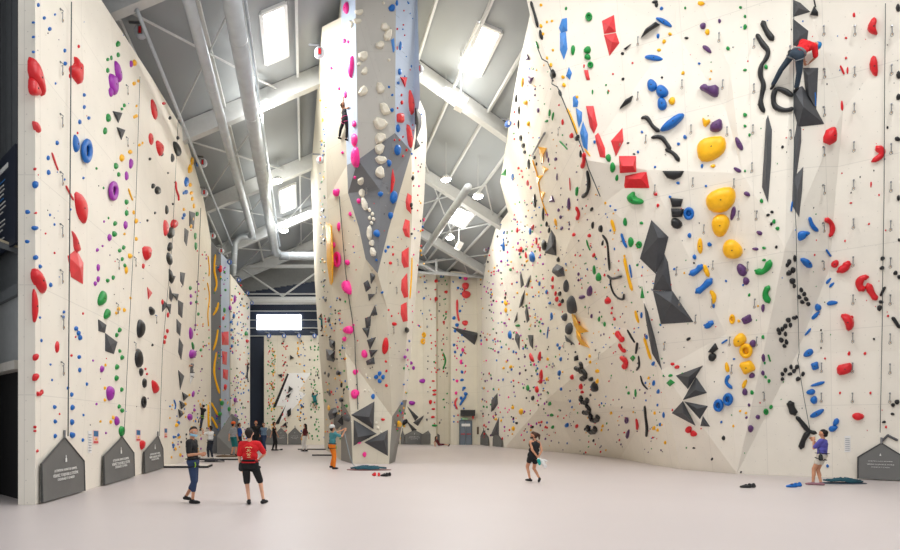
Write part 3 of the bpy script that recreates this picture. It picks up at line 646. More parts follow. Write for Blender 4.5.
# ---------------------------------------------------------------- tower
blob('pink', 345, 8, 6, 13, 0, 'pink oval hold at the very top of the tower'); poly('pink', [(346, 66), (349, 58), (352, 56), (353, 66), (350, 78), (347, 75)], 'large pink petal hold high on the pale blue tower face', .5)
blob('pink', 353.5, 157.5, 9, 20, 0, 'largest pink pod hold, beside the dark tower panel'); blob('pink', 353, 140, 6, 14, 0, 'pink pod hold below the climber on the tower'); blob('pink', 353, 124, 4, 7)
blob('pink', 335, 192.5, 7.5, 8, 0, 'pink square hold on the cream left tower face', shape='box'); blob('pink', 337, 259.5, 10, 16, 10, 'pink ring hold on the left tower face', kind='o')
poly('pink', [(340, 282), (346, 280), (350, 288), (349.5, 295), (343, 292), (339.5, 287)], 'big pink leaf hold below the pink ring', .5); blob('pink', 346.5, 330, 10, 8.5, 10, 'wide pink hold in the middle of the tower'); blob('pink', 363.5, 354, 6.5, 8, 0, 'pink triple-knob hold by the dark shard chain')
blob('pink', 355.5, 372, 6, 5, 0, 'pink hold above the tower base'); blob('pink', 355, 394, 9, 9, 10, 'round pink hold just above the tower base volumes')
small('pink', '343.5,41,3,5 347.5,42,3 344.5,94.5,4,7 331,68,3 338.5,88.5,3 349.5,214,3.5,5 358,201,4,6 342,152.5,3 354.5,177.5,3 338,226.5,4,9 332,245,6,6 346.5,262.5,5.5 353,246.5,2 343.5,339,4.8 353,325,2.5 360,415,4.5 358,433,4.5 358.5,442.5,5,3 364.5,454.5,4.5')
small('white', '359,12,8,7 357,21,8,6 350,24,5,9 383.5,3,3 385,27,10,8 363,56,9,12 389,60,3 359,64,4 364.5,71,6,9 379,91,2 360,181,6,9 361,193,7,8 369,210,3.5 372,214,3.5 369,218,3.5 373,219,3.5 371,223,3.5 371,243,5,7 372,252,6.5,9 365.5,375,2.5 369,378.5,2.5 365,390.5,2.5 369,391,2.5')
blob('white', 388, 35, 9, 12, 30, 'white bone-shaped hold at the upper right of the light grey tower panel'); blob('white', 380, 45, 8.5, 9, 0, 'white rounded hold below the white bone'); blob('white', 363, 91, 9, 11, 0, 'left round white disc hold on the light grey tower panel'); blob('white', 380, 88, 9, 11, 0, 'right round white disc hold on the light grey tower panel')
blob('white', 384.5, 109, 10, 13, -15, 'white slab hold below the right white disc', shape='box'); blob('white', 380, 123.5, 13, 14, 0, 'largest white boulder hold at the top of the white chain'); blob('white', 380, 138, 12, 11, 0, 'second white boulder in the chain above the dark panel'); blob('white', 379.5, 149, 11, 10, 10, 'third white boulder in the chain')
blob('white', 381, 160, 11, 9, 0, 'fourth white boulder in the chain'); blob('white', 380, 172.5, 11, 11, 0, 'lowest white boulder on the dark tower panel'); blob('white', 363.5, 204, 6, 15, -10, 'long white stone on the left of the dark tower panel'); blob('white', 368.5, 233, 6, 14, 0, 'long white stone near the tip of the dark tower panel')
small('blue', '392,8,7,8 397.5,3,3,6 401,46,3,10 400.5,72,4,7 399,83,3 389,87,2.5 392.3,95,2.5 392,110,4.5,4 399,128.5,5,8 390,163,4.5,8 379.5,194,5.5,5 391.5,215.5,5,8 386,251,3 389,247,3 376,260,2.5 381.5,292.5,2.5 375.5,377,4.2 379,373.5,4.2 382.5,377,4.2 379,381,4.2 373,396.5,4.5 370,362,5,4')
poly('sky', [(391, 40), (394, 38), (395, 50), (393, 53)], 'tall blue wedge hold on the edge of the light grey panel', .4, sm=0); blob('blue', 399, 150, 7.5, 10, 0, 'upper blue ball hold on the right tower face'); blob('blue', 395, 197.5, 8, 12, 10, 'middle blue ball hold on the dark tower panel'); blob('blue', 375.5, 233.5, 7, 7, 0, 'lower blue ball hold near the dark panel tip')
vol('red', [(400, 77), (407, 77.5), (405, 87.5)], 'red triangle volume high on the right tower face', .4); blob('coral', 402, 118, 9, 10, 0, 'coral block hold on the right tower face', shape='box')
poly('coral', [(410, 89), (414, 96), (416, 108), (413, 116), (409.5, 106)], 'long coral blade hold high on the tower edge', .4); poly('coral', [(407, 125), (411, 126), (414, 140), (413, 149), (409, 143)], 'long coral blade hold below the coral block', .4)
poly('red', [(393, 167), (396, 180), (393, 192), (391, 193), (392, 180)], 'thin red fin hold on the dark tower panel', .4, sm=0)
for i, q in enumerate(([(407.5, 193), (411.5, 196), (411, 214), (406.5, 209), (405.5, 201)], [(405, 219), (409.5, 221), (409.5, 238), (405, 236), (402.5, 229)], [(401.5, 252), (408.5, 247), (408.5, 267), (404, 268), (401.5, 262)], [(401.5, 280), (407, 273), (408, 297), (404, 298), (401, 290)], [(401, 305), (406.5, 302), (407.5, 321), (403, 322), (400.5, 314)])):
    vol('coral', q, ['topmost', 'second', 'third', 'fourth', 'lowest'][i]+' coral faceted volume of five down the right edge of the tower', .4)
blob('red', 385.5, 346, 6, 17, 3, 'tall red lens hold on the brown tower facet'); small('red', '402.5,102.5,3,5 407,150,2.5 403.5,156,2.5 391,263,4,3 393.5,254.5,2.5 393,247,2 395,324,5,4 389,310,2 392,316,2 385.5,361.5,2.5 386,371,2.5 386,385.5,3 383,419.5,4,3 402,95,2.4 395,140,2 400,140,2')
for i, q in enumerate(([(370, 273), (378, 273.5), (371, 284)], [(363.5, 283), (368, 280), (371, 288), (366, 292)], [(368, 294), (375.5, 294), (369, 301)], [(375, 305), (377.5, 315), (370, 316)], [(365, 318), (371, 316), (370.5, 326), (366, 328)], [(362, 328), (370, 327), (368, 338)], [(367, 340), (376, 337), (370, 350)], [(369, 350), (378, 350), (371, 358)], [(366, 361), (374, 357), (375, 364), (367, 365)])):
    vol('slate', q, ['topmost', 'second', 'third', 'fourth', 'fifth', 'sixth', 'seventh', 'eighth', 'lowest'][i]+' dark shard in the jagged chain down the tower front', .5)
vol('amber', [(326, 222), (331, 226), (332.5, 262), (332, 285), (330, 284), (327, 262)], 'long yellow fin volume on the left edge of the tower', .2)
vol('slate', [(416, 108), (421, 115), (421.5, 128), (416, 140)], 'upper dark pointed volume on the right tower edge', .3); vol('slate', [(416, 138), (420, 146), (414, 150)], 'lower small dark volume on the right tower edge', .3)
vol('slate', [(351, 415), (374.5, 401.5), (373.5, 429)], 'topmost dark grey pyramid volume on the tower base', .4, apex=[(369, 417)])
vol('slate', [(353.6, 419.6), (376.7, 433.7), (353.6, 445.8)], 'middle dark grey pyramid volume on the tower base', .4, apex=[(358, 437)])
vol('slate', [(364.3, 442.4), (387.9, 429.8), (387.9, 456)], 'lowest dark grey pyramid volume on the tower base', .4, apex=[(384, 440)])
small('white', '366,420.5,3 370,421.5,3 376,423,3 378,428,3 381,432,2.4 380.5,449,2.5'); small('green', '346.5,387,2.5 346,406,3')
vol('slate', [(329, 339), (335, 341), (335, 350), (330, 347)], 'upper grey block volume on the shaded left side of the tower', .5); vol('grey', [(326, 349), (335, 351), (334, 362), (327, 360)], 'lower grey block volume on the shaded left side of the tower', .5)
vol('slate', [(328, 414), (331, 409), (336, 407.5), (337.5, 412), (335, 418), (330, 420)], 'dark boulder volume above the belayer in orange trousers', .5); vol('black', [(334, 419), (338, 413.5), (342, 416), (342, 425), (337, 430), (334, 426)], 'black boulder volume right of the belayer in orange trousers', .5); blob('grey', 345, 418, 8, 7, 30, 'grey wedge hold on the tower corner by the belayer')
blob('yellow', 400.5, 424, 4, 7); cres('black', 403, 420, 4, 'black bird-shaped hold on the right side of the tower base', 0, 150)
small('black', '337,373,4,5 341,385,3,6 340,400,4 328,375,2.5,5 329,393,3,6 328,320,3,6 325,300,3 324,280,2.5 323.5,240,3 322.5,210,3,5 413.5,178,3,6 412,205,3,5 408,330,4,6')
small('yellow', '328,408,3,6 324,262,2.5 323,228,2.2,4 323,178,2.2,4 322.5,120,2.2,4'); tube('yellow', [(411.5, 258), (411, 275), (409.5, 298)], 1.1, 'thin yellow strip beside the coral volumes on the tower')
# ---------------------------------------------------------------- back walls
vol('slate', [(451.5, 327), (479, 333), (474.5, 345)], 'dark grey wedge volume high on the right back wall', .3, apex=[(474, 336)])
blob('coral', 466, 286, 6.5, 8); blob('coral', 466, 294.5, 8.5, 8, 0, 'coral bulb hold high on the right back wall'); blob('coral', 465.5, 323, 5.5, 6); tube('coral', [(457, 300), (457, 313), (459, 321)], 1.1, 'long coral strip on the right back wall')
small('pink', '466,277.5,5 463,350,3.5 461,362,3,5 457,381,3 456,393,3'); tube('coral', [(457, 398), (454.5, 403), (457, 409)], 1, 'coral squiggle hold above the grey door'); tube('blue', [(466, 396), (462, 401), (460, 405)], 1.2, 'blue branch hold above the grey door')
small('blue', '460,277.5,3 458,288,2.6 460,311,2.6 454,318,3.5 457,325,3.8 455,331,3 461,355,2.6 454,345,2.8 455,352,2.6 462,372,3 462,380,4,3 464,388,4,3 466,394,4 461,398,3')
blob('yellow', 424, 335, 5, 5.5, 0, 'upper yellow ring hold on the right back wall', kind='o'); blob('yellow', 423, 341.5, 5.5, 6, 0, 'lower yellow ring hold on the right back wall', kind='o'); blob('violet', 412, 403, 6, 5); blob('violet', 422.5, 381, 6, 5, 0, 'violet bowl hold on the right back wall'); small('violet', '406,357,3 411,363,3.4 413.5,368,3.4 408,350,2.5')
vol('slate', [(407, 406), (418.5, 417), (415, 421)], 'dark spike volume leaning left above a grey mat on the back wall', .3); vol('grey', [(425, 414.5), (418, 426), (413, 422.5)], 'grey spike volume leaning right above a grey mat on the back wall', .3); vol('slate', [(406, 420), (417, 430), (412, 431)], 'lowest dark spike volume above a grey mat on the back wall', .3)
small('red', '434,390.5,4,2.5 434,394.5,4,2.5 430,402,3.5,4.5 433,409,3.5,2.5 432.5,417,4,2.5 437,281,3.5 446,292,4,3 437,299,3.5,5 446,312,2 438,330,2 444,322,2 443,355,2 438,370,2 433,381,3,2'); small('green', '434.5,425.5,6,2.5 442,277,5,2 442,350,2 434,362,2'); tube('green', [(443, 353), (446, 361), (443, 369)], .9, 'green curved strip on the right back wall')
vol('grey', [(497.5, 393), (498, 404), (494, 410), (491, 412), (491.5, 400)], 'upper dark grey volume at the far end of the right wall', .3); vol('grey', [(499, 417), (499, 437), (490.5, 436), (494, 428)], 'lower tall grey volume beside the far right grey mat', .3)
# ---------------------------------------------------------------- right wall, left of the arete
vol('purple', [(527.5, 54), (530, 60), (525, 60)], 'small purple triangle near the upper edge of the right wall', .4); poly('purple', [(526, 76), (529, 78), (533, 77), (529, 84)], 'purple heart hold near the upper edge of the right wall', .4, sm=0)
blob('green', 536.5, 45, 3, 8, -30); blob('amber', 521.5, 82, 3, 12, 5, 'pale yellow strip hold at the far upper edge of right wall'); blob('amber', 524.5, 102, 5, 6); blob('yellow', 527.5, 123.5, 4, 5); blob('purple', 537.5, 110, 3, 6)
small('black', '515.5,98.5,3,9 518.5,110,2.5,10 518,124,2.5,9 520,138,3.5,7 522.5,145.5,4,6 524,152,3.5,4 528,164,3.5,10 533.5,157.5,3,4 536,164,2,4 576,138,4.5,6.5 580,154,3,8 591,209,4,4 542.5,214,3,13 546,224,3,6 548.5,230,3,6 535.5,215,2 592,225,3.5,7 599,228.5,3,6 557.5,259.5,4,5 559,293.5,4,5 561.5,301,4,5 532,398,4,5 531.5,427,4,3 526,398,2 516,423,3,3 538,405,2')
blob('black', 534, 201, 3.5, 15, -5, 'slim tall black pod hold left of the yellow zigzag'); vol('green', [(506, 168.5), (506, 176), (501, 175)], 'green triangle at the left silhouette of the right wall', .4); small('blue', '512,177,3,8 529.5,231,3,8 503,246.5,3,11 551,316,3,8 509,335,4.5,8 546,292,3,5 549,303,3 539,283.5,2.5,5 557,345,3 559,348,3 560,359,3.5 558.5,373,4,6 560.5,389,3 566,425,4.5,5 569.5,401,2.5 571.5,407,2.2')
blob('blue', 531, 257, 6, 11, -10, 'cobalt blue hold on the far left of the right wall')
small('red', '514,112,2 514,124,2 514,139,2 518,168,2.5 521,171,2.5 527,183,3,6 530,187.5,2.5,4 522,177,2 562,122,3,6 558.5,105,2 570.5,135.5,5,5 573,234.5,4,4 588.5,235.5,4,4 593,255,4,4.5 532,227,3.5,5 536,241,2.5,7 539.5,249,2,6 525.5,255,3,7 519.5,249.5,5,6 516.5,230,3,6 552,279,3,6 552,287,3,5 555,293.5,3,5 556,299,4,6 559,304.5,4,4 571,377,4.5,5 580,386.5,4.5,6 581.5,392,4,3 576,426,4,4 540,381,4,6 536,389.5,4.5,7 541,422,2.5 545,427,2.5')
for i, q in enumerate(([(539, 147), (547, 148), (543.5, 155), (543.5, 163), (541, 162)], [(542.5, 166), (549, 169), (543.5, 174)], [(536, 176), (543.5, 175), (538, 184)], [(540, 191), (545.5, 192.5), (542, 202)])):
    vol('amber', q, ['topmost', 'second', 'third', 'lowest'][i]+' yellow triangle volume in the zigzag on the right wall', .3)
tube('amber', [(533, 160), (538, 175), (540, 190), (543, 203), (548, 216)], .9, 'long yellow strip linking the yellow zigzag triangles'); blob('amber', 555, 222, 3, 8, -25)
blob('green', 549, 113, 2.6, 8, 10); blob('green', 552.3, 116, 2.6, 8, 10); blob('green', 546, 121, 4, 2.6, -20); tube('green', [(560, 141), (564, 145), (567.5, 149)], .9, 'thin green slanting strip on the right wall'); blob('green', 576, 191, 4, 9, 0, 'green pod left of the black sickle'); 
tube('red', [(585, 153), (585, 161), (583, 167)], 2.3, 'red curved hold below the first blue volume chain'); tube('red', [(570, 178), (570.5, 190)], .9, 'thin red stick left of the green pod'); tube('red', [(577, 207), (580, 213), (577.5, 219)], 1.9, 'red sickle hold left of the small black hook')
tube('black', [(588, 171), (590, 183), (588, 193), (583, 196.5)], 2, 'tall black sickle hold left of the arete'); tube('green', [(587, 240), (588.5, 246), (590.5, 250)], 1, 'thin green strip below the black sickle')
vol('purple', [(552, 195), (555, 202), (549, 202)], 'purple triangle right of the yellow zigzag', .4); blob('purple', 568, 204, 4, 12, 0, 'purple drop hold left of the arete'); small('purple', '546.5,155,2,7 548,160,2,5 555,159,3.5,4 534.5,89,2 534.5,95,2 558,210,3 560,217,3,4 561,228,3.5 569,224.5,2 568.5,229,2 578,274,2.5,4 578,280,2.5 591,316,2.5,5 581,297,7,4 556.5,177,2,7')
blob('purple', 588.5, 291, 6, 11, 15, 'purple egg hold right of the dark boulder chain')
vol('slate', [(551.5, 228), (555.5, 237), (556.5, 255.5), (545, 253)], 'tall dark grey pyramid volume on the right wall', .4, apex=[(552, 246)]); blob('black', 543, 245, 5, 12, 0, 'black cluster hold on the flank of the tall dark pyramid')
vol('slate', [(553, 268), (557, 264), (563, 267), (564, 276), (558, 277), (552, 272)], 'dark grey block volume under the tall dark pyramid', .4); blob('slate', 565, 286, 6, 13, 0, 'dark rocky hold under the dark grey block')
poly('slate', [(565, 296), (571, 297), (575, 305), (575.5, 312), (567, 313), (565, 305)], 'large dark boulder in the middle of the boulder chain', .5); blob('slate', 563.5, 317, 6, 9, 0, 'round dark boulder below the large dark boulder'); blob('slate', 567.5, 328.5, 8.5, 12, 0, 'oval dark boulder at the yellow claw'); vol('slate', [(565, 335), (569, 339), (575, 345), (566, 341)], 'lowest dark shard of the boulder chain', .4)
vol('yellow', [(571.5, 313), (575, 315), (580, 327), (589, 331.5), (579, 333.5), (574, 325)], 'upper branch of the yellow claw volume beside the dark boulders', .3); vol('yellow', [(576, 330), (580, 333), (582.5, 340), (590, 348), (581, 345), (577, 338)], 'lower branch of the yellow claw volume beside the dark boulders', .3)
small('green', '510,269.5,3 517.5,325.5,6,3 527,388,4,6 549,403.5,4 551,415,4.5,3 552,427,3.5 598.5,319,3,5 604,324,3,6 525,347,2.5 540,331,2.5 539,322,2.5'); blob('green', 593.5, 270, 3.5, 10, -10, 'green leaf hold, left of a pair'); blob('green', 597.5, 277, 6, 9, 0, 'green leaf hold, right of a pair')
tube('blue', [(548.7, 327), (547.5, 338)], 1, 'thin blue stick left of the boulder chain')
for i, q in enumerate(([(521, 271), (524, 285), (521, 288), (520, 276)], [(531, 275), (528, 288), (526, 286), (528, 279)], [(525, 290), (522, 306), (519, 308), (521.5, 297)], [(527, 304), (529.5, 320), (527, 323), (525, 312)], [(517.5, 312), (517, 320), (513, 325)], [(516, 331), (520, 336), (519.5, 350), (515, 339)], [(528, 335), (533.5, 335), (533, 349), (530, 345)])):
    vol('grey', q, ['topmost left', 'topmost right', 'second left', 'second right', 'third left', 'lowest left', 'lowest right'][i]+' grey shard volume on the far part of the right wall', .4)
poly('red', [(527.5, 352), (532, 357), (533.5, 362), (530, 361)], 'red slanted fin hold under the grey shards', .4); poly('red', [(540, 350), (540.5, 360), (538, 361), (536.5, 357)], 'red upright fin hold under the grey shards', .4); poly('red', [(541, 368), (542.5, 378), (540, 380), (538, 375)], 'red drop hold under the upright fin', .4)
small('yellow', '505,303,4,6 505,310,3,5 520,411.5,5,6 512.5,428.5,4 512,407.5,3.5 510,367,3.5 596.5,371,5,4 589,356,3.2 589.5,362,3 547,359,3 546,379,3 596.5,381,4 610.5,413,3 602,426,3 601,430,2.6 503,368,2.6')
poly('black', [(573, 356), (577, 355), (578, 360), (573, 361)], 'small black angular hold at the top of the crescent chain', .5, sm=0)
cres('black', 579.3, 366, 4.6, 'first black crescent in the chain right of the red dots', -60, 150); cres('black', 582.5, 374.5, 5.4, 'second black crescent in the chain, a large one', -110, 120); blob('black', 590, 379, 5, 5); poly('black', [(589, 384), (592, 381), (597, 386), (597, 391), (590, 391)], 'big black claw hold right of the second crescent', .5)
for x, y, r, l, a0, a1 in ((585, 399, 4.6, 'black crescent hold below the big black claw', -10, 230), (586.5, 409, 4.8, 'black crescent hold in the middle of the low group', -80, 140), (595, 416.5, 5, 'rightmost black crescent hold of the low group', -20, 220), (592.5, 428, 5, 'lowest black crescent hold above the floor', -20, 220)):
    cres('black', x, y, r, l, a0, a1)
small('black', '584.5,429,2.5 593,440.5,2.6 575,352,2 571,344,2 590,395,2.5')
# arete
tube('black', [(531, 2), (535, 15), (538, 27)], 1.3, 'twisted black branch at the top of the arete'); blob('black', 541, 35, 4, 10, -10, 'black pointed hold high on the arete'); blob('black', 551.5, 74, 5, 10, -30, 'black pod hold on the arete'); blob('black', 560, 93, 3, 8, -20)
small('yellow', '541,5,3 541,26,3.5 547,22,2.6 552,21,2.6 543,34,3 547,58,2.5,4 551,65,3,5 553,50,2.5 563,77,3.5 564,85,4 577,97,3 536,70,2')
tube('yellow', [(567, 109), (572, 119), (577, 134)], 1.2, 'upper yellow strip on the arete'); tube('yellow', [(585, 149), (590, 156)], 1, 'short yellow strip at the foot of the blue volumes')
for i, q in enumerate(([(562, 19), (567, 18), (567.5, 31), (561, 33), (559, 28)], [(560, 33), (566, 32), (567.5, 49), (564, 60), (560, 50)], [(569, 67), (572, 73), (570, 80), (566, 76)], [(573, 97), (575.5, 95.5), (578.5, 102), (577.5, 107), (573, 107)], [(576, 108), (582, 112), (582, 121), (579, 128), (577, 120)], [(583, 121), (588, 134), (587.5, 152), (583, 146), (580, 133)])):
    vol('sky', q, ['topmost', 'second', 'third, lone', 'fourth', 'fifth', 'lowest'][i]+' sky blue faceted volume down the arete of the right wall', .4)
# ---------------------------------------------------------------- right wall, middle
blob('green', 589, 17, 7, 9, 0, 'upper green ring hold left of the red volume', kind='o'); blob('green', 573, 50, 4.5, 10, 0, 'green drop hold right of the sky blue volumes'); blob('green', 587.5, 50, 7, 8, 0, 'green double-bump hold, upper half'); blob('green', 587.5, 57, 7, 6, 0, 'green double-bump hold, lower half'); blob('green', 590.5, 65, 6, 7, 0, 'green ring hold below the double bump', kind='o')
vol('coral', [(602, 21), (614, 15), (616, 32), (604, 34)], 'upper half of the tall coral red volume pair', .35); vol('coral', [(604, 35), (616, 33), (619.5, 43), (609.5, 56)], 'lower half of the tall coral red volume pair', .35)
poly('coral', [(584, 70), (588, 70), (590, 80), (586.5, 80)], 'small coral slab under the green ring', .3, sm=0); small('red', '584,66,2,4 632.5,63,2 613,74,2 608.5,91,2')
vol('coral', [(586, 106), (593.5, 106), (597.5, 125), (594, 134), (590, 127)], 'upper coral spear volume right of the sky blue volumes', .35); vol('coral', [(594, 134), (598, 131), (605, 148), (605.5, 158), (600, 157)], 'lower coral spear volume right of the sky blue volumes', .35)
vol('coral', [(622.5, 128), (623.5, 141), (616, 156.5), (611, 141)], 'coral diamond volume above the red cube', .4, apex=[(619, 141)]); vol('red', [(619, 156), (636, 156), (636, 172), (620, 173)], 'red cube volume on the right wall', .3, apex=[(622, 166), (633, 166)]); vol('red', [(621, 173), (646.5, 172), (649, 188), (625, 188)], 'red trapezoid volume under the red cube', .25, apex=[(630, 179), (641, 179)])
poly('green', [(625, 196), (632, 191), (633, 197), (641, 200), (640, 204), (632, 204), (627, 201)], 'large green horn hold under the red trapezoid', .5); blob('green', 608, 158, 5, 9, -10, 'green lump, upper of two beside the lower coral spear'); blob('green', 612, 167.5, 5.5, 10, -10, 'green lump, lower of two beside the lower coral spear'); blob('green', 616.5, 178, 3, 7)
poly('black', [(656, 22), (660, 25), (650, 31), (641, 38), (645, 30)], 'black arrowhead hold near a blue blade at the top', .4, sm=0); blob('blue', 664, 22, 18, 5.5, 32, 'slanted blue blade hold at the top of the right wall'); blob('blue', 654, 58, 19, 6, 6, 'level blue blade hold above the blue trio')
small('blue', '658,36,3.5,5 661.5,8.5,3.5 699,63.5,2.5 678.5,144,3.2 685,137,3.8,4.5 642,132,2.6 638,152,2.6 655,167,2.5 702,166,3,4.5 678,183,4,3 670,197,3 706,186,2.5 594.5,142,2.5,4'); small('yellow', '670,34,4,3.5 664,41.5,4 659,50,4,3.5 701,3.5,7,5 707,32,4.5,7 683,73,3.5 672,101,6.5,9 713,166,5,4 711,71,2 710,79,2')
poly('black', [(631, 44), (626, 50), (623.5, 49)], 'small black dart hold under the lower coral red half', .4, sm=0); small('black', '622.5,53.5,4,3 623,79,3 655,2,6,4 656.5,5,4 686.5,38,4,3 662,77.5,2.4 628,143,3,2 634,154,3,2'); poly('black', [(633, 96), (631, 102), (620, 109), (626, 100)], 'black dart hold in the middle of the right wall top', .4, sm=0)
blob('blue', 652, 85.5, 9.5, 13, 0, 'leftmost ball of the blue trio'); blob('blue', 662, 91.5, 12, 13, 0, 'rightmost ball of the blue trio'); blob('blue', 662, 104, 10, 13, 0, 'lowest ball of the blue trio')
poly('purple', [(700, 87), (705, 84), (708, 87), (718, 85), (718, 96), (713, 97), (706, 92), (701, 90)], 'lumpy purple hold right of the blue trio', .5); blob('purple', 703, 26, 7, 6, -30); blob('purple', 707, 49, 11, 5, 35, 'purple jagged hold at the top of the right wall'); blob('purple', 719.5, 21, 3, 5); small('green', '728,48.5,4 566,8.5,2.5,4 608,92,2,5 592.5,92,2,5 606,85,2 685,8,2.5')
tube('black', [(642, 118), (647, 117), (653, 127), (659, 131.5)], 1.7, 'uppermost twisted black branch beside the blue wedge'); tube('black', [(652, 137.5), (661, 136.5), (667, 144), (670, 150)], 1.8, 'middle twisted black branch under the blue wedge'); tube('black', [(666, 149.5), (674, 153.5), (679, 161)], 1.7, 'lowest twisted black branch right of the middle one')
poly('blue', [(660, 131.5), (664, 124), (677, 114.5), (684, 114), (682, 120), (672, 129)], 'large blue paddle hold slanting up to the right', .4)
poly('yellow', [(697.5, 147), (702, 140), (712, 137.5), (723, 137), (725.5, 146), (722, 154), (710, 161), (700, 160)], 'rounded square yellow pillow hold, topmost of the big yellow ones', .3); poly('yellow', [(702, 117), (706, 121), (710, 119), (710, 123), (704, 128)], 'small yellow star-shaped hold left of the purple boulder', .5); poly('purple', [(710, 130), (711, 124), (716, 121), (721, 119), (722.5, 127), (720, 131), (714, 132)], 'purple boulder hold just above the top yellow pillow', .5)
poly('black', [(662.5, 171), (684, 171), (681, 177), (674, 180), (667, 178)], 'black half-disc hold under the facet crease', .5, sm=0); small('red', '655,194,4,4 657.5,205.5,3,4')
poly('black', [(670, 198), (683, 199), (681, 206.5), (672, 207)], 'top block of the stacked black holds', .5, sm=0); poly('black', [(671, 208.5), (684, 209), (682, 217), (672, 217)], 'middle block of the stacked black holds', .5, sm=0); poly('black', [(671, 219), (677, 218), (683, 224), (679, 229), (672, 227)], 'bottom rounded block of the stacked black holds', .5)
blob('blue', 689, 213.5, 11, 13, 0, 'blue ring hold right of the stacked black holds', kind='o')
poly('yellow', [(706.5, 202), (709, 194), (721, 188.5), (732, 188), (735, 195), (733, 204), (724, 212), (711, 211)], 'largest yellow lobed hold in the middle of the right wall', .35); blob('yellow', 720.5, 225, 19, 22, 0, 'yellow ball hold directly below the largest yellow hold'); blob('yellow', 732.5, 249.5, 20, 20, 0, 'yellow disc hold, lowest of the big round yellow ones')
poly('purple', [(732, 208), (735, 206.5), (736, 213), (732, 220.5), (730, 218)], 'tall purple slab right of the yellow ball', .4); blob('purple', 739, 144, 6, 14, -25, 'slanted purple slab right of the top yellow pillow'); blob('purple', 737.5, 170, 8, 4.5, 30); blob('purple', 747, 194, 7, 4.5, 40); blob('purple', 759.5, 233, 6, 4.5, 35); blob('purple', 755.5, 249, 6, 3.5, 10)
blob('purple', 742, 270, 9.5, 13, -20, 'purple pine-shaped hold, upper half, right of the yellow disc'); blob('purple', 745.5, 281, 6.5, 8, -30, 'purple pine-shaped hold, lower half')
tube('green', [(770, 261), (768, 268), (762, 272.5), (756.5, 270.5)], 3, 'green crescent hold opening upward near the dark facet'); tube('green', [(768.5, 286.5), (764.5, 294), (769, 302)], 2.6, 'green bracket-shaped hold near the dark facet')
small('green', '764,260,4,3 764,248,4,3 774,221.5,4 777.5,228.5,4 761.5,201,4 745,115,4,5 745,126,3 749.5,135,3 740.5,7.5,3 745,16.5,3 745,27,4,6 745,70,4,3 766,67,4,5 763,337,3.5 765,363,2.5 766,377,3 769.5,381,3.5 752,392.5,4 771,407,4 749,295,2.5,4 745,171,2.4')
tube('green', [(768, 355), (770, 361)], 1.2, 'thin green strip on the dark facet'); blob('green', 766, 411.5, 6, 6.5, 0, 'green ring hold on the lower dark facet', kind='o')
tube('black', [(762.5, 22), (766, 31), (773, 40)], 2.2, 'short black leaf-shaped hold above the climber in red'); tube('black', [(757, 35), (763, 45), (769, 51), (766, 60), (761, 65), (760, 76), (764, 84), (762, 95), (760, 104), (764, 112)], 2, 'long wavy black hold left of the climber in red')
tube('black', [(792, 96), (785, 91), (776, 88), (773, 96), (774, 107), (784, 111), (793, 109)], 2.2, 'looping black hold under the climber in red')
vol('grey', [(768, 115), (772, 130), (771, 165), (768, 203), (762, 187), (766, 120)], 'long dark grey blade volume under the wavy black hold', .4, apex=[(767, 140), (766, 175)]); vol('grey', [(797, 122), (801, 128), (801, 142), (796, 178), (793, 178), (794, 140)], 'upper dark grey blade volume under the climber in red', .4); vol('grey', [(803, 167), (802, 190), (799, 217), (792, 205), (793, 178)], 'lower dark grey blade volume under the climber in red', .35)
vol('grey', [(793, 0), (800, 3), (810, 12), (793, 17)], 'topmost grey wedge volume on the right wall seam', .35); vol('slate', [(793, 19), (808, 31), (806, 50), (793, 45)], 'dark wedge volume behind the climber in red', .3); vol('slate', [(803, 68), (818, 68), (816, 110), (806, 96)], 'dark upright box volume right of the climber legs', .3, apex=[(808, 76), (809, 95)]); vol('slate', [(793, 90), (802, 86), (811, 100), (824, 124), (798, 127), (794, 112)], 'large dark triangular volume under the climber in red', .35)
poly('black', [(814, 6), (818, 12), (818, 16), (810, 15)], 'black bell-shaped hold at the top of the right wall', .5, sm=0); tube('black', [(814, 0), (815.5, 7)], 1, 'thin black stem hold above the black bell'); tube('blue', [(812, 83), (814.5, 96), (815, 106)], 1.1, 'thin blue strip along the dark upright box'); tube('blue', [(811, 107), (817.5, 115)], 1.2, 'thin blue strip along the dark triangular volume')
# seam + dark facet
poly('blue', [(800, 232), (808, 231), (813, 233), (808, 236), (803, 241), (800, 239)], 'blue fish-tail hold above the dark facet', .5); tube('blue', [(809, 218), (811.5, 226), (817, 231)], 1.8, 'blue antler-shaped hold above the fish tail'); poly('blue', [(801, 259), (808, 258), (813, 263), (814, 268), (808, 267)], 'blue bean hold on the top of the dark facet', .5); tube('blue', [(826, 250), (830, 256)], 1.6, 'blue drop left of the red jug pair'); tube('blue', [(792, 202), (791, 211)], 1, 'thin blue strip at the seam')
blob('blue', 828.5, 281, 8, 3, -45); blob('blue', 831.5, 285, 7, 3, -40); blob('blue', 832, 303, 11, 5, -12, 'flat blue oval right of the dark facet'); blob('blue', 818, 307.5, 6.5, 8, 15, 'blue nub hold above a blue slanted stick'); blob('blue', 815.5, 315.5, 12, 4, -40, 'blue slanted stick hold by the dark facet'); blob('blue', 808, 332, 9, 3, -50); blob('blue', 808.5, 353, 12, 6.5, -32, 'blue sausage hold at the tip of the dark facet')
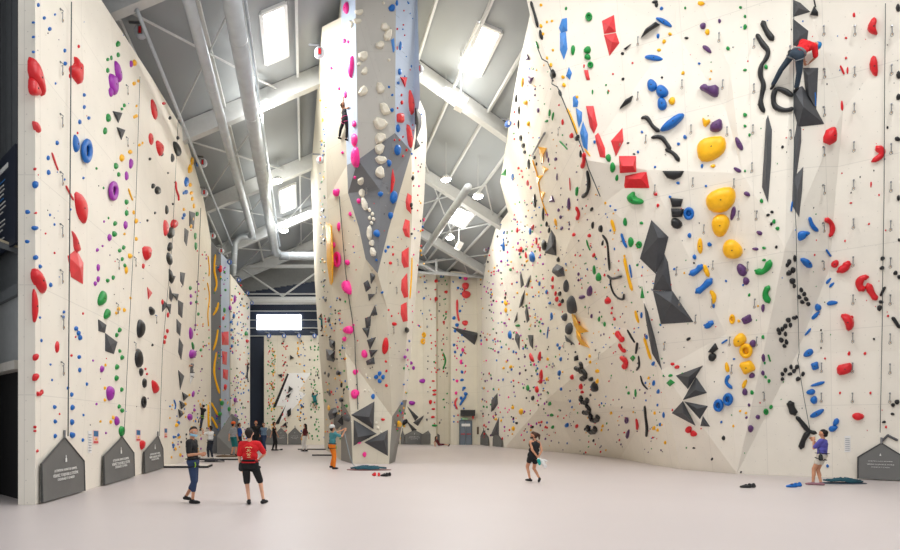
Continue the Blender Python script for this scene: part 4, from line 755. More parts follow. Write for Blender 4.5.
blob('blue', 815, 366, 8.5, 8, -15, 'blue cube-like hold below the blue sausage', shape='box'); blob('blue', 818, 384, 14, 4, -15, 'long flat blue hold below the blue cube'); blob('blue', 811, 392, 8.5, 6.5, 0, 'upper blue knob under the long flat blue hold'); blob('blue', 814, 400, 8, 7.5, 0, 'lower blue knob under the long flat blue hold'); blob('blue', 817, 413.5, 15, 6, -30, 'blue wing hold above the man in purple'); blob('blue', 836, 422, 6, 8, 20); blob('blue', 833, 428.5, 10, 6, -10, 'blue claw hold right of the man in purple'); blob('blue', 827.5, 466, 3)
for i, g in enumerate(('790,262,5,6 795.5,258.5,4,7 788,265,4 794,270,6,6 790,273,6,6 793.5,281,7,6 795,286,4', '802,290,4.5,5 805,294,4.5,5 800,297,5,5 807,299,5,5 803,302,5,4.5 809,304,4.5,5', '795,318,5,4 789,320,5,6 786,326,5,5 783,329,4.5,5 779,330,4.5,5 791,325,4,5 797,317,3,4', '780,333,4,5 786,334,4,5 782,340,5,6 787,342,4,6 785,346,4.5,4', '786,370,4.5,5 791,367,4,5 797,367,5,5 783,374,4,5 794,371,5,4.5 790,374,5,4 803,374,4,5 798,379,5,5 783,379,4,4')):
    small('black', g)
poly('red', [(826, 137), (830, 130), (838, 127), (840, 134), (839, 143), (834, 145), (826, 142)], 'red block hold on the edge right of the dark blades', .5, sm=0)
poly('red', [(873, 17), (877, 20), (875, 27), (878, 35), (870, 33), (867, 28)], 'upper red lightning hold at the right end of the right wall', .5); poly('red', [(872, 56), (877, 58), (878, 75), (874, 76), (869, 67)], 'second red hold down at the right end of the right wall', .5); tube('red', [(877, 147), (883, 152), (880, 157), (873, 161)], 2.7, 'red boomerang hold at the right end of the right wall')
tube('red', [(840.5, 66), (844, 74)], 1, 'thin red twig hold near the right bright facet'); blob('red', 847.5, 70.5, 2, 8); blob('red', 842, 106, 3, 10); small('red', '854,15,3,5 846,38,2.5 846,58,2.5 871,184.5,2,6 851,203,3,2 845,241,2.2 869,224,2.2 879,195,2 852,317,3 848,329,4,3 849,353.5,3,5 865,353.5,3 840,393,2.5 870.5,393,2.5 825,358.5,2.2 888,316,2.4 815,255,2 886,427,2.5')
tube('red', [(825, 219), (831, 223), (832, 231), (829.5, 236)], 2.2, 'red curved claw hold above the red jug pair'); blob('red', 835, 264, 7, 9, 30, 'small red jug, left of the red jug pair'); tube('red', [(848, 262.5), (845, 268), (839, 271)], 3.6, 'large red jug, right of the red jug pair'); tube('red', [(867, 277), (861, 278), (858.5, 285), (863, 290)], 3, 'red C-shaped hold at the right end of the wall'); tube('red', [(868, 284), (871, 292), (876, 299)], 2.6, 'red Y-shaped hold right of the red C')
poly('red', [(840, 315), (848, 314), (854, 320), (853, 328), (847, 331), (845, 323)], 'round red boxing-glove hold on the right wall', .5); poly('red', [(837, 366), (845, 364), (851, 363), (852, 371), (846, 374), (838, 375)], 'red brick hold low on the right wall', .5); poly('red', [(852, 415), (857, 412.5), (864, 415), (863, 418.5), (858, 420.5), (853.5, 418.5)], 'red lips-shaped hold low on the right wall', .5)
small('black', '882.5,258.5,5,4.5 882,268,5,4.5 895.5,273,4.5 899,277,4 881,302,5,4 879.5,308,6,6 898,8,5,8 898.5,75,5,8 898.5,97,5,7 897.5,139,6,5 887.5,127.5,2.5 897,402,5 893,405,4 892.5,414,4,3 884,422,4,3 898.5,198,4,6 899,240,3 874,339,2.2 821,330,2 821,348,2')
tube('black', [(884.5, 287.5), (881, 295)], 2, 'black finger-shaped hold right of the red Y'); tube('black', [(893, 318), (899, 327)], 2.6, 'black wedge at the right picture edge'); tube('grey', [(882, 441), (888, 435)], 1.8, 'left arm of the grey stick pair above the right mat'); tube('grey', [(889, 436), (897, 440)], 1.8, 'right arm of the grey stick pair above the right mat')
tube('black', [(790, 402), (791.5, 408), (794.5, 414)], 3, 'thick black hand-shaped hold above the black branch'); tube('black', [(797, 417), (803, 424), (808, 431), (816, 433)], 2, 'branching black hold reaching to the man in purple'); tube('black', [(808, 432), (803, 440), (801, 448)], 2.3, 'lower arm of the black branch left of the man in purple')
small('purple', '763,308,4,8 764,358,4,8 752,375.5,6,6 763.5,373,4,5 745,392,6,7 749,405,3 758.5,417,5,4.5 746.5,417.5,2.6'); blob('purple', 747, 319.5, 11.5, 8, -25, 'purple barrel hold left of the dark facet', shape='box'); blob('purple', 753, 343.5, 7.5, 7); blob('purple', 751.5, 428.5, 6, 7)
poly('yellow', [(734, 338), (741, 332.5), (746, 337), (746, 342), (738, 347), (734, 345)], 'upper yellow cube of the yellow trio', .5); blob('yellow', 746.5, 350.5, 13.5, 15, 0, 'middle yellow ring of the yellow trio', kind='o'); blob('yellow', 747.5, 367, 14, 14, -25, 'lower yellow cube of the yellow trio', shape='box'); blob('yellow', 732.5, 319, 6, 10, 25, 'small yellow ring above the yellow trio', kind='o')
blob('yellow', 700, 246, 6, 15, 0, 'upright yellow pod hold left of the yellow disc'); tube('yellow', [(704, 265.5), (706, 270), (708.5, 276)], 1.9, 'yellow stick between the two blue bananas'); tube('yellow', [(711, 291), (714.5, 296), (713.5, 302.5)], 1.9, 'yellow curved stick below the lower blue banana'); blob('yellow', 726.5, 367.5, 4.5, 10, -8); blob('yellow', 744.5, 384, 4.5, 9, 25); small('yellow', '738.5,321,3 684,273,2 657,292,2 758,306,2 740,411,2.4 746,413,2.4 733,426,2.4')
tube('blue', [(690.5, 274), (697, 271), (701.5, 265.5)], 3, 'upper blue banana hold below the yellow pod'); tube('blue', [(697, 292), (704, 287), (711, 279.5)], 3.2, 'lower blue banana hold below the yellow pod'); tube('blue', [(705.5, 325), (709, 326), (712, 321.5)], 2.8, 'blue smile-shaped hold right of the big dark volumes'); tube('blue', [(722.5, 343), (727, 340)], 1.5, 'short blue stick left of the yellow trio')
small('blue', '713.5,306,3.5 689.5,235.5,4.5,5 709.5,244.5,5,4.5 694.5,257,4.5,5 674,269,2.4 726,281,2.4 734,359,3,2 743,285,2.2 721,422,2.4'); tube('blue', [(729, 375.5), (725.5, 382), (732, 388)], 1.7, 'blue boomerang hold above the blue rings'); blob('blue', 718.5, 405, 12, 13, 0, 'left blue ring hold of the low pair', kind='o'); blob('blue', 728, 399, 12, 13, 0, 'right blue ring hold of the low pair', kind='o')
poly('black', [(707, 352), (714, 343), (717, 349), (712, 353)], 'upper black fan hold right of the dark triangles', .4, sm=0); blob('black', 712.5, 357, 8, 8, 0, 'lower black round hold right of the dark triangles'); blob('black', 688.5, 339, 5, 3, -20); small('black', '723,438,4 711.5,459,2.6 693.5,448,3,2 692,273,2 694,263,2 741,472,2 776,247,3 771,224,3 772,212,4,3 768,215,4,3 782.5,147,3')
blob('red', 687.5, 429.5, 7.5, 6.5, 0, 'upper red jug below the dark triangles'); blob('red', 692.5, 433.5, 7, 6, 20, 'lower red jug below the dark triangles'); small('red', '672,364,4,3.5 676.5,367,5,4'); blob('green', 670, 375.5, 4.5, 3); vol('green', [(666.5, 383), (670, 379.5), (674, 383), (670, 386.5)], 'green diamond left of the dark triangles', .5)
vol('slate', [(651.5, 220), (668.5, 237), (664, 256), (656, 274), (640, 258.5)], 'top piece of the large dark zigzag volume on the right wall', .3, apex=[(658, 238)])
vol('slate', [(664.5, 254), (668, 262), (672, 291), (653, 290), (656, 274)], 'middle piece of the large dark zigzag volume', .3); vol('slate', [(653, 290.5), (672.5, 291), (693.5, 322), (661, 324)], 'triangular bottom piece of the large dark zigzag volume', .3, apex=[(671, 303)])
for i, (q, l) in enumerate((([(676, 375.5), (703, 365.5), (688, 389)], 'topmost dark triangle volume low on the right wall'), ([(696, 377), (707, 393), (683, 400)], 'second dark triangle volume below the topmost'), ([(683, 401), (695.5, 425.5), (672, 413)], 'left dark triangle volume of the low group'), ([(684.5, 401.5), (708, 406), (700, 419)], 'long dark triangle volume pointing left'), ([(703, 416), (710, 426.5), (700.5, 426)], 'smallest dark triangle at the bottom of the group'))):
    vol('slate', q, l, .35)
vol('slate', [(644, 303), (648, 312), (655, 338), (662, 370), (652, 353), (646, 320)], 'long thin dark blade volume on the right wall edge', .3)
small('red', '650,231,2.4 655,248,3.5 665,267,2.6 664,279,2.6 664,303,3 672,410,2'); small('green', '656,285,3 664,306,2.4 682,374,2.6 689,416,2.6 647,325,2')
# black tree and red chain
blob('black', 600, 228.5, 4.5, 7, -15); tube('black', [(603, 235), (608, 241), (609, 255), (610, 270)], 1.3, 'long black stem hold, upper part of the black tree'); tube('black', [(608, 275), (612, 279), (622, 276)], 1.4, 'black crosswise twig in the black tree'); tube('black', [(611, 277), (611, 286), (616, 297), (624, 300), (624.5, 294)], 1.2, 'black J-shaped stem, lower part of the black tree')
blob('black', 602, 243, 2.6, 6, 10); tube('black', [(628, 330), (632, 337), (635, 342)], 1.3, 'short black twig below the black tree'); tube('black', [(638, 343), (636.5, 353)], 1.8, 'thick black twig below the short one'); tube('black', [(639, 356), (640, 366), (637, 370)], 1.1, 'thin black hooked twig'); tube('black', [(641, 376), (643, 384), (648, 389)], 1.1, 'thin black twig ending in a knob'); tube('black', [(646, 406), (646, 415), (648, 427), (647, 436)], 1.7, 'lowest long black twig above the floor')
blob('red', 606.5, 300.5, 7, 7, -20, 'red bean hold left of the J-shaped black stem'); tube('red', [(618, 332), (621, 337), (624, 340)], 3, 'topmost red jug of the red chain'); tube('red', [(620, 344), (623, 350), (626, 350.5)], 2.1, 'middle thin red hook of the red chain'); tube('red', [(622, 357), (627, 360), (627, 364), (625, 367)], 2.9, 'lowest red jug of the red chain'); tube('red', [(637, 419), (638, 425), (637.5, 429)], 1.5, 'red stick near the lowest black twig')
small('red', '611.5,308,2.6 611,313,2.6 614,319,3 593,255,3.5 604,275,2.5 619,440,2'); vol('green', [(630, 358), (633, 355), (635.5, 358), (633, 361.5)], 'green diamond beside the lowest red jug', .5); vol('green', [(642, 286), (644.5, 298), (640.5, 298)], 'tall green triangle on the edge left of the dark volumes', .4)
blob('green', 624.5, 222, 4.5, 8, 0, 'green pod on the bright strip facet'); blob('green', 630, 242, 6, 10, -10, 'green cone hold left of the green ring'); blob('green', 639, 244.5, 7, 7.5, 0, 'green ring hold left of the large dark volume', kind='o'); small('green', '641,223,4,3 637,265,2.6 597,275,3 628,393,3 635,393,2.6,9')
for i, q in enumerate(([(612, 220), (613.5, 225), (615, 231)], [(625, 258), (628, 274), (632.5, 290)], [(636, 311), (637.5, 317), (639, 322)], [(645, 338), (648.5, 350), (651.5, 359)])):
    tube('yellow', q, 1.6, ['topmost', 'second, longest', 'third', 'lowest'][i]+' yellow strip hold on the bright strip facet')
tube('blue', [(622, 234), (624, 241), (627, 247)], 1.5, 'blue strip hold between the yellow strips'); tube('blue', [(630, 265), (632, 277)], 1.3, 'lower blue strip right of the longest yellow strip')
small('blue', '610,206,2 615,210,3,2 641,315,2.5,7 646,337,3,5 652.5,363.5,4,5 653,383,3.5,6 657.5,391.5,3.5,5 663,415,3,6 657,405,2.4 659.5,424.5,3,4'); small('yellow', '653,428,4 657,430,3 654,413,3 664.5,442.5,3 624,256,2.4 648,378,3 605,203,2.5')
blob('purple', 626.5, 420, 5, 6.5, 0, 'small purple ring hold low on the right wall', kind='o'); blob('purple', 627, 434, 4, 9, 15, 'purple cone under the small purple ring')
# ---------------------------------------------------------------- build them
vols = [h for h in HOLDS if h['k'] == 'v']; hs = [h for h in HOLDS if h['k'] != 'v']
def area_px(h):
    return h['w']*h['h']*(.45 if h['k'] == 't' else 1)
hs.sort(key=area_px, reverse=True)
WN = {'wall_left_climbing': 'left wall', 'wall_left_far': 'far left wall', 'wall_back_climbing': 'back wall', 'wall_back_right': 'right back wall', 'wall_right_climbing': 'right wall', 'climbing_tower': 'tower'}
CN = dict(slate='dark', grey='dark grey', sky='sky blue', amber='pale yellow', silver='silver')
indiv = hs[:300]; rest = hs[300:]
# regular dots of small holds that nobody could tell apart at this distance
def scatter(region, n, cols, s0=1.3, s1=2.4, lines=None, test=None):
    x0, y0, x1, y1 = region
    for i in range(n):
        if lines: x = rnd.choice(lines)+rnd.gauss(0, .9)
        else: x = rnd.uniform(x0, x1)
        y = rnd.uniform(y0, y1)
        if test and not test(x, y): continue
        w = rnd.uniform(s0, s1)*.84; rest.append(dict(k='b', col=rnd.choice(cols), x=x, y=y, w=w, h=w*rnd.uniform(.9, 1.5), rot=0, lab=None, shape=None, n=6))
mix = ['red', 'blue', 'green', 'yellow', 'purple', 'black', 'pink', 'violet']
scatter((36, 20, 200, 440), 60, ['black', 'red', 'blue', 'purple', 'white'], 1, 1.6)
scatter((196, 250, 210, 440), 60, ['yellow', 'violet', 'green', 'purple', 'red', 'yellow'], 1.2, 2.2)
scatter((170, 400, 208, 458), 45, ['yellow', 'blue', 'black', 'violet', 'yellow'], 1.4, 2.6)
scatter((213, 250, 229, 440), 55, ['green', 'red', 'blue', 'violet', 'yellow'], 1.3, 2.4)
scatter((231, 285, 249, 440), 170, ['red', 'blue', 'green', 'black', 'violet', 'blue', 'yellow'], 1.2, 2.4)
scatter((266, 340, 320, 440), 60, ['green', 'red'], 1.3, 2.0, [268, 270, 273])
scatter((266, 340, 320, 440), 60, ['green', 'yellow'], 1.3, 2.2, [272, 275])
scatter((266, 340, 320, 440), 60, ['red', 'black', 'red'], 1.3, 2.2, [283, 286])
scatter((266, 340, 320, 440), 80, ['yellow', 'blue', 'amber', 'black'], 1.3, 2.4, [298, 301, 304])
scatter((266, 340, 322, 440), 70, ['green', 'black', 'green'], 1.3, 2.2, [311, 315, 318])
scatter((318, 100, 330, 300), 60, ['yellow', 'green', 'black', 'grey', 'blue'], 1.2, 2.4, [320, 323, 324])
scatter((324, 290, 345, 440), 120, ['green', 'yellow', 'black', 'blue', 'black', 'red'], 1.3, 2.8)
scatter((345, 200, 408, 440), 70, ['red', 'blue', 'silver', 'black', 'white'], 1, 1.7)
scatter((397, 0, 415, 140), 25, ['red', 'blue', 'red'], 1.2, 2.4)
scatter((396, 330, 410, 440), 60, ['green', 'red', 'yellow', 'blue', 'pink'], 1.5, 2.8, test=lambda x, y: abs(x-(416-(y-300)*.12)) < 4)
scatter((412, 110, 425, 330), 50, ['red', 'pink', 'black', 'yellow', 'blue'], 1.4, 2.6)
for c, xs in ((['red'], [431, 435, 443]), (['green', 'grey'], [444, 447]), (['blue'], [454, 461, 463]), (['red', 'pink'], [457, 465]), (['grey', 'silver'], [427, 440])):
    scatter((410, 280, 476, 425), 26, c, 1.2, 2.4, xs)
scatter((480, 240, 496, 440), 110, mix, 1.3, 2.6)
def inR(x, y): return x > 500-(y-200)*.1 and (y > 215 or x > 512)
scatter((492, 200, 548, 440), 330, mix, 1.3, 2.8, test=inR)
scatter((506, 60, 600, 235), 130, ['red', 'purple', 'green', 'amber', 'blue', 'grey'], 1.1, 2.2, test=lambda x, y: x < 545+(y-40)*.38 and x > 512)
scatter((545, 240, 665, 455), 330, ['purple', 'red', 'blue', 'green', 'yellow', 'grey', 'silver', 'red'], 1.1, 2.3)
scatter((600, 200, 660, 440), 40, ['blue', 'yellow'], 1.4, 2.6, test=lambda x, y: abs(x-(608+(y-200)*.22)) < 7)
scatter((665, 20, 840, 460), 70, ['black', 'red', 'grey', 'green', 'blue'], 1.1, 1.9)
scatter((840, 20, 900, 440), 22, ['red', 'grey', 'black'], 1.1, 2.0)

def mb_merge(h, k): pass
for i, h in enumerate(vols):
    o = make(h, 'climbing_volume')
    if o is None: continue
    tag(o, h['lab'], 'climbing volume', 'climbing volumes'); h['o'] = o; h['cat'] = 'volume'
for h in indiv:
    o = make(h, 'climbing_hold'); h['o'] = o
    if o is None: print('MISS', h['col'], h['x'], h['y'])
for h in rest: make(h, 'small_climbing_holds')
STUFF.cur = 0
so = STUFF.build('small_climbing_holds', SMATS); tag(so, 'hundreds of tiny multicoloured holds dotted over all the climbing walls', 'climbing holds', kind='stuff')
so.data.polygons.foreach_set('use_smooth', [True]*len(so.data.polygons))
# labels
def dirword(dx, dy):
    a = math.degrees(math.atan2(-dy, dx)) % 360
    return ['right of', 'up and right of', 'above', 'up and left of', 'left of', 'down and left of', 'below', 'down and right of'][int((a+22.5)//45) % 8]
ANCH = [h for h in vols+indiv if h.get('o') and h.get('lab')]
STOPW = {'on', 'in', 'beside', 'below', 'above', 'near', 'at', 'under', 'right', 'left', 'by', 'high', 'low', 'with', 'down', 'just', 'behind', 'along', 'leaning', 'tucked', 'directly', 'over', 'slanting', 'pointing', 'hanging', 'reaching', 'linking', 'slanted'}
def shorts():
    labs = [a['lab'] for a in ANCH]
    for a in ANCH:
        w = a['lab'].replace(',', '').split(); a['ref'] = a['lab']
        for k in range(2, len(w)+1):
            if k < len(w) and w[k] not in STOPW: continue
            ph = ' '.join(w[:k])
            if sum((ph+' ') in (l.replace(',', '')+' ') for l in labs) == 1: a['ref'] = ph; break
shorts()
used = {}
def sizeword(h):
    a = h['w']*h['h']
    return 'tiny' if a < 14 else 'small' if a < 45 else 'medium' if a < 120 else 'large'
def auto(h, noun, anchors, pre='', maxa=9):
    """name by colour, size and the nearest labelled neighbour"""
    out = []
    for a in sorted(anchors, key=lambda a: math.dist((a['x'], a['y']), (h['x'], h['y'])))[:maxa]:
        al = a['ref']
        if len(al.split()) > 15-2-len(noun.split())-len(dirword(h['x']-a['x'], h['y']-a['y']).split()): continue
        if a is h: continue
        out.append(('%s %s' % (noun, dirword(h['x']-a['x'], h['y']-a['y'])), al, math.dist((a['x'], a['y']), (h['x'], h['y']))))
    return out
ORD = ['nearest', 'second nearest', 'third nearest', 'fourth nearest', 'fifth nearest', 'sixth nearest', 'seventh nearest', 'eighth nearest', 'ninth nearest', 'tenth nearest', 'eleventh nearest', 'twelfth nearest']
def label_all(items, nounf, cat, group):
    seen = {}
    for h in items:
        c = auto(h, nounf(h), ANCH)
        c = min(c, key=lambda t: (t[2])) if c else ('%s on the wall' % nounf(h), '', 0)
        seen.setdefault((c[0], c[1]), []).append((c[2], h))
    for (a, b), l in seen.items():
        l.sort(key=lambda t: t[0])
        for i, (d, h) in enumerate(l):
            s = (a+' the '+b) if b else a
            if len(l) > 1: s = ORD[min(i, 11)]+' '+s
            w = s.split()
            tag(h['o'], s, cat, group(h))
for h in indiv:
    if h.get('o') and h['lab']: tag(h['o'], h['lab'], 'climbing hold', '%s climbing holds' % CN.get(h['col'], h['col']))
label_all([h for h in indiv if h.get('o') and not h['lab']], lambda h: '%s %s hold' % (sizeword(h), CN.get(h['col'], h['col'])), 'climbing hold', lambda h: '%s climbing holds' % CN.get(h['col'], h['col']))

# ---------------------------------------------------------------- quickdraws
qd = []
def qdraw_mesh():
    b = MB(); b.cur = 0
    b.tube([(0, .05, 0), (0, .1, -.04), (0, .09, -.09), (0, .04, -.11)], .012, 6); b.tube([(0, .04, 0), (0, .1, -.05)], .01, 6)
    b.cur = 1; b.box((0, .085, -.19), (.03, .015, .17)); b.cur = 0
    b.tube([(-.035, .085, -.29), (.03, .085, -.275), (.045, .085, -.36), (.01, .085, -.4), (-.03, .085, -.37), (-.035, .085, -.29)], .011, 6); b.cur = 2; b.box((0, .1, -.33), (.03, .02, .06)); b.cur = 0
    b.box((0, .02, .01), (.05, .04, .05)); return b.mesh('quickdraw')
QM = None; qmats = [M_metal, mat('webbing_grey', (120, 122, 124), .8), mat('brass_gate', (150, 120, 80), .5)]
def quickdraw(px, py):
    global QM
    r = hit(px, py-2.5)
    if not r: return
    p, n, wn = r
    if QM is None:
        QM = qdraw_mesh(); [QM.materials.append(m) for m in qmats]
    o = bpy.data.objects.new('quickdraw', QM); COL.objects.link(o); o.location = p; o.scale = (.8, .8, .8)
    a = math.atan2(-n.x, n.y); o.rotation_euler = (0, 0, a); qd.append(dict(x=px, y=py, o=o, w=3, h=8))
COLS = [(824, (29, 72, 110, 150, 188, 226, 264, 336, 366, 396)), (855, (29, 70, 106.5, 145, 183, 222, 260, 298, 336, 366, 396)), (892, (29, 68, 107, 147, 185, 224, 261, 298, 337, 367, 396))]
NM = ['left', 'middle', 'right']
for ci, (x, ys) in enumerate(COLS):
    for j, y in enumerate(ys):
        k = len(qd); quickdraw(x-(y/150 if ci < 2 else y/180), y)
        if len(qd) > k:
            q = qd[-1]; ORDN = ['top', 'second', 'third', 'fourth', 'fifth', 'sixth', 'seventh', 'eighth', 'ninth', 'tenth', 'lowest']
            tag(q['o'], '%s quickdraw in the %s quickdraw column at the right end of the wall' % ('topmost' if j == 0 else ORDN[j] if j < 10 else 'eleventh', NM[ci]), 'quickdraw', 'quickdraws on the right wall'); q['done'] = 1
for t in '638,40 638,95 682,83 723,83 719,36 754,42 754,87 790,49 727,130 753,128 790,133 752,166 734,182 757,214 739,214 713,264 748,265 755,302 730,340 757,340 732,368 691,128 646,138 693,181 655,188 704,228 677,270 712,302 763,395 696,318 60,12 60,65 60,117 60,175 60,227 60,273 61,319 61,365 126,88 126,140 117,262 116,306 134,260 134,345 155,318 565,345 540,380 571,415 600,355 590,310 665,345 680,300 379,160 392,150 368,190 387,190 396,290 397,262 393,330 377,290 506,265 560,130 620,140'.split():
    x, y = map(float, t.split(',')); quickdraw(x, y)
label_all([q for q in qd if not q.get('done')], lambda h: 'hanging quickdraw', 'quickdraw', lambda h: 'quickdraws on the walls')
# ================================================================ ropes, belay mats, devices, floor things
M_rope = mat('rope_dark', (62, 72, 74), .85)
def rope(pts, r, label, m=None, group='climbing ropes'):
    b = MB(); b.tube(pts, r, 6); return tag(b.build('climbing_rope', m or M_rope, smooth=True), label, 'rope', group)
def wpt(px, py, off=.06, only=None):
    h = hit(px, py, only); return h[0]+h[1]*off
def wrope(pts, r, label, m=None, off=.1):
    L = []
    for a, b in zip(pts, pts[1:]):
        for i in range(6):
            t = i/6; h = hit(a[0]+(b[0]-a[0])*t, a[1]+(b[1]-a[1])*t)
            if h: L.append(h[0]+h[1]*off)
    h = hit(*pts[-1])
    if h: L.append(h[0]+h[1]*off)
    return rope(L, r, label, m)
wrope([(67.5, 2), (66, 200), (64, 436)], .015, 'thick dark rope hanging down to the first grey mat on the left wall')
wrope([(138, 52), (133, 200), (126, 330), (121, 434)], .009, 'thin rope hanging down to the second grey mat on the left wall')
wrope([(176, 120), (170, 240), (160, 350), (157, 436)], .009, 'thin rope hanging down to the third grey mat on the left wall')
wrope([(199, 208), (196, 280), (193, 330)], .015, 'thin rope above the violet pill hold on the left wall')
wrope([(792, 4), (792, 120), (794, 250), (797, 352), (805, 400), (811, 432)], .009, 'thin dark rope down the seam to the man in purple')
wrope([(885, 4), (884, 200), (882, 330), (880, 432)], .009, 'thin dark rope hanging down to the right grey mat')
wrope([(341, 196), (347, 270), (356, 340), (358, 410)], .02, 'thin dark rope running down the left front of the tower')
wrope([(541, 44), (556, 82), (570, 116), (584, 152), (602, 195)], .018, 'thin dark line running down the arete beside the sky blue volumes', off=.15)
wrope([(547, 132), (541, 142), (534, 155)], .05, 'short light grey bar hanging high on the right wall', M_metal)

def gate(px0, px1, apex, py0, py1, label, only=None, tilt=.25, text=True, pv=None):
    """pentagon fabric mat: base corners on the floor at px0/px1, shoulders at py0/py1, apex pixel on the wall"""
    a = hit(px0, py0, only); b = hit(px1, py1, only); c = hit(*apex, only)
    if not (a and b and c): print('gate miss', label); return
    n = (a[1]+b[1]).normalized(); n.z = 0; n.normalize()
    e_ = n*(pv or 0); A, B_, C_ = a[0]+n*.05+e_, b[0]+n*.05+e_, c[0]+n*.04+e_
    bot = .05
    A0 = Vector((A.x, A.y, .03))+n*bot; B0 = Vector((B_.x, B_.y, .03))+n*bot; A1 = A+n*bot*.55; B1 = B_+n*bot*.55
    o = empty('belay_mat', (A0+B0)/2*1.0); o.location.z = 0; L = o.location.copy()
    m = MB(); P5 = [A0, B0, B1, C_, A1]; th = n*-.03
    cen = (A1+B1)/2+Vector((0, 0, .1))
    vs = P5+[p+th for p in P5]+[cen]
    m.add([v-L for v in vs], [(0, 1, 10), (1, 2, 10), (2, 3, 10), (3, 4, 10), (4, 0, 10), (9, 8, 7, 6, 5)]+[(i, (i+1) % 5, 5+(i+1) % 5, 5+i) for i in range(5)])
    m.build('fabric_panel', M_gate, o)
    e = MB(); pp = [p-L+n*.005 for p in (A0, A1, C_, B1, B0)]; e.tube(pp, .02, 6, nrm=n); e.build('piping', mat('dark_piping', (70, 70, 70), .6), o)
    # wedge cheeks back to the wall
    for p0, p1 in ((A0, A1), (B0, B1)):
        s = MB(); w0 = p0-n*bot; w1 = p1-n*bot*.55; s.add([v-L for v in (p0, p1, w1, w0)]+[v-L+(B0-A0).normalized()*.01 for v in (p0, p1, w1, w0)], [(0, 1, 2, 3), (7, 6, 5, 4), (0, 4, 5, 1), (1, 5, 6, 2), (2, 6, 7, 3), (3, 7, 4, 0)])
        s.build('side_cheek', M_gate, o)
    if text:
        x = (B0-A0).normalized()
        if x.cross(Vector((0, 0, 1))).dot(n) < 0: x = -x      # reads from the hall
        W = (B0-A0).length; mid = (A0+B0)/2; sh = min(A1.z, B1.z); up = ((A1-A0)/(A1-A0).length)
        nn = x.cross(up).normalized(); 
        if nn.dot(n) < 0: nn = -nn
        R3 = Matrix((x, up, nn)).transposed().to_4x4()
        for body, fz, sz in (('ATTENTION ! AVANT DE GRIMPER,', .80, .034), ('VÉRIFIEZ TOUJOURS LE SYSTÈME', .66, .041), ("D'ASSURAGE ET LE NŒUD", .54, .034)):
            me = text_mesh(body, W*sz, .002); pos = mid+up*(sh*fz)+nn*.035
            pos = mid+(up/up.z)*(sh*fz)+nn*.04
            t = link('printed_text', me, M_text, o); t.matrix_local = Matrix.Translation(pos-L) @ R3
        ic = MB(); pos = mid+(up/up.z)*(sh*1.06)+nn*.045-L
        ic.tube([pos+up*-.01*W, pos+up*.025*W], .016*W, 8, .3, nrm=nn); ic.tube([pos+up*.025*W, pos+up*.055*W], .006*W, 6, .4, nrm=nn); ic.build('carabiner_mark', M_text, o)
    bk = MB(); bk.tube([C_-L+Vector((0, 0, -.02)), C_-L+Vector((0, 0, .18))], .03, 8); bk.build('carabiner', M_metal, o)
    return tag(o, label, 'belay mat', 'grey pentagon belay mats')
gate(38, 81, (63, 437.5), 464, 461, 'nearest grey pentagon mat at the foot of the left wall under the thick rope', 'wall_left_climbing')
gate(101, 131.5, (121, 437), 456, 453, 'second grey pentagon mat from the near end of the left wall', 'wall_left_climbing')
gate(142, 161, (157, 436), 452, 449, 'third grey pentagon mat of the left wall, beside the red heart hold', 'wall_left_climbing')
gate(858, 904, (881.5, 443), 457, 457, 'wide grey pentagon mat at the right end of the right wall')
gate(275, 287, (281, 428), 434, 434, 'left grey mat of the three at the foot of the back wall', 'wall_back_climbing')
gate(288.5, 301, (295, 427.5), 434, 434, 'middle grey mat of the three at the foot of the back wall', 'wall_back_climbing'); gate(265, 274, (269, 428), 434, 434, 'leftmost grey mat at the foot of the back wall, half hidden by people', 'wall_back_climbing', text=False)
gate(405, 424, (414.5, 430), 435, 435, 'left grey mat under the dark spikes on the right back wall', 'wall_back_right'); gate(431, 449, (440.5, 429), 435, 435, 'middle grey mat behind the person sitting on the floor', 'wall_back_right', pv=1.0); gate(401, 404, (402.5, 430), 435, 435, 'narrow grey mat half hidden by the tower', 'wall_back_right', text=False)
gate(481.5, 489, (484, 430), 436, 437, 'narrow grey mat right of the grey door', text=False); gate(494, 503, (496, 431), 438, 440, 'grey mat leaning under the tall grey volume', text=False)
# grey wedge mat below the fin
b = MB(); q = [(P(217, 452, 37)), P(236, 452, 37), P(236, 418, 38.3), P(231, 414, 38.6), P(217, 436, 37.3)]
for v in q[:2]: v.z = 0
vs = q+[v+Vector((.1, .35, 0)) for v in q]; b.add(vs, [(0, 1, 2, 3, 4), (9, 8, 7, 6, 5)]+[(i, (i+1) % 5, 5+(i+1) % 5, 5+i) for i in range(5)])
tag(b.build('belay_mat', M_gate), 'big slanted grey mat behind the people on the far left', 'belay mat', 'grey pentagon belay mats')

# auto belay devices at the wall tops
M_pod = mat('device_cover', (210, 214, 222), .35); M_podb = mat('device_blue', (70, 110, 190), .4)
def device(px, py, Y, label, s=1, blue=False):
    p = P(px, py, Y); o = tag(empty('belay_device', p), label, 'belay device', 'auto belay devices')
    b = MB(); b.tube([(0, .12*s, 0), (0, .1*s, 0), (0, -.1*s, 0), (0, -.13*s, 0)], [.16*s, .22*s, .22*s, .14*s], 14); b.build('drum', M_podb if blue else M_pod, o, smooth=True)
    b = MB(); b.box((0, 0, .26*s), (.08*s, .14*s, .2*s)); b.box((0, -.14*s, 0), (.16*s, .03, .3*s)); b.build('bracket', M_metal, o)
    b = MB(); b.box((0, -.165*s, -.02), (.09*s, .02, .22*s)); b.build('label_strip', hm('red') if not blue else M_white, o)
    b = MB(); b.tube([(0, 0, .34*s), (-.45*s, .1*s, .42*s)], .05*s, 6); b.build('mounting_arm', M_metal, o); return o
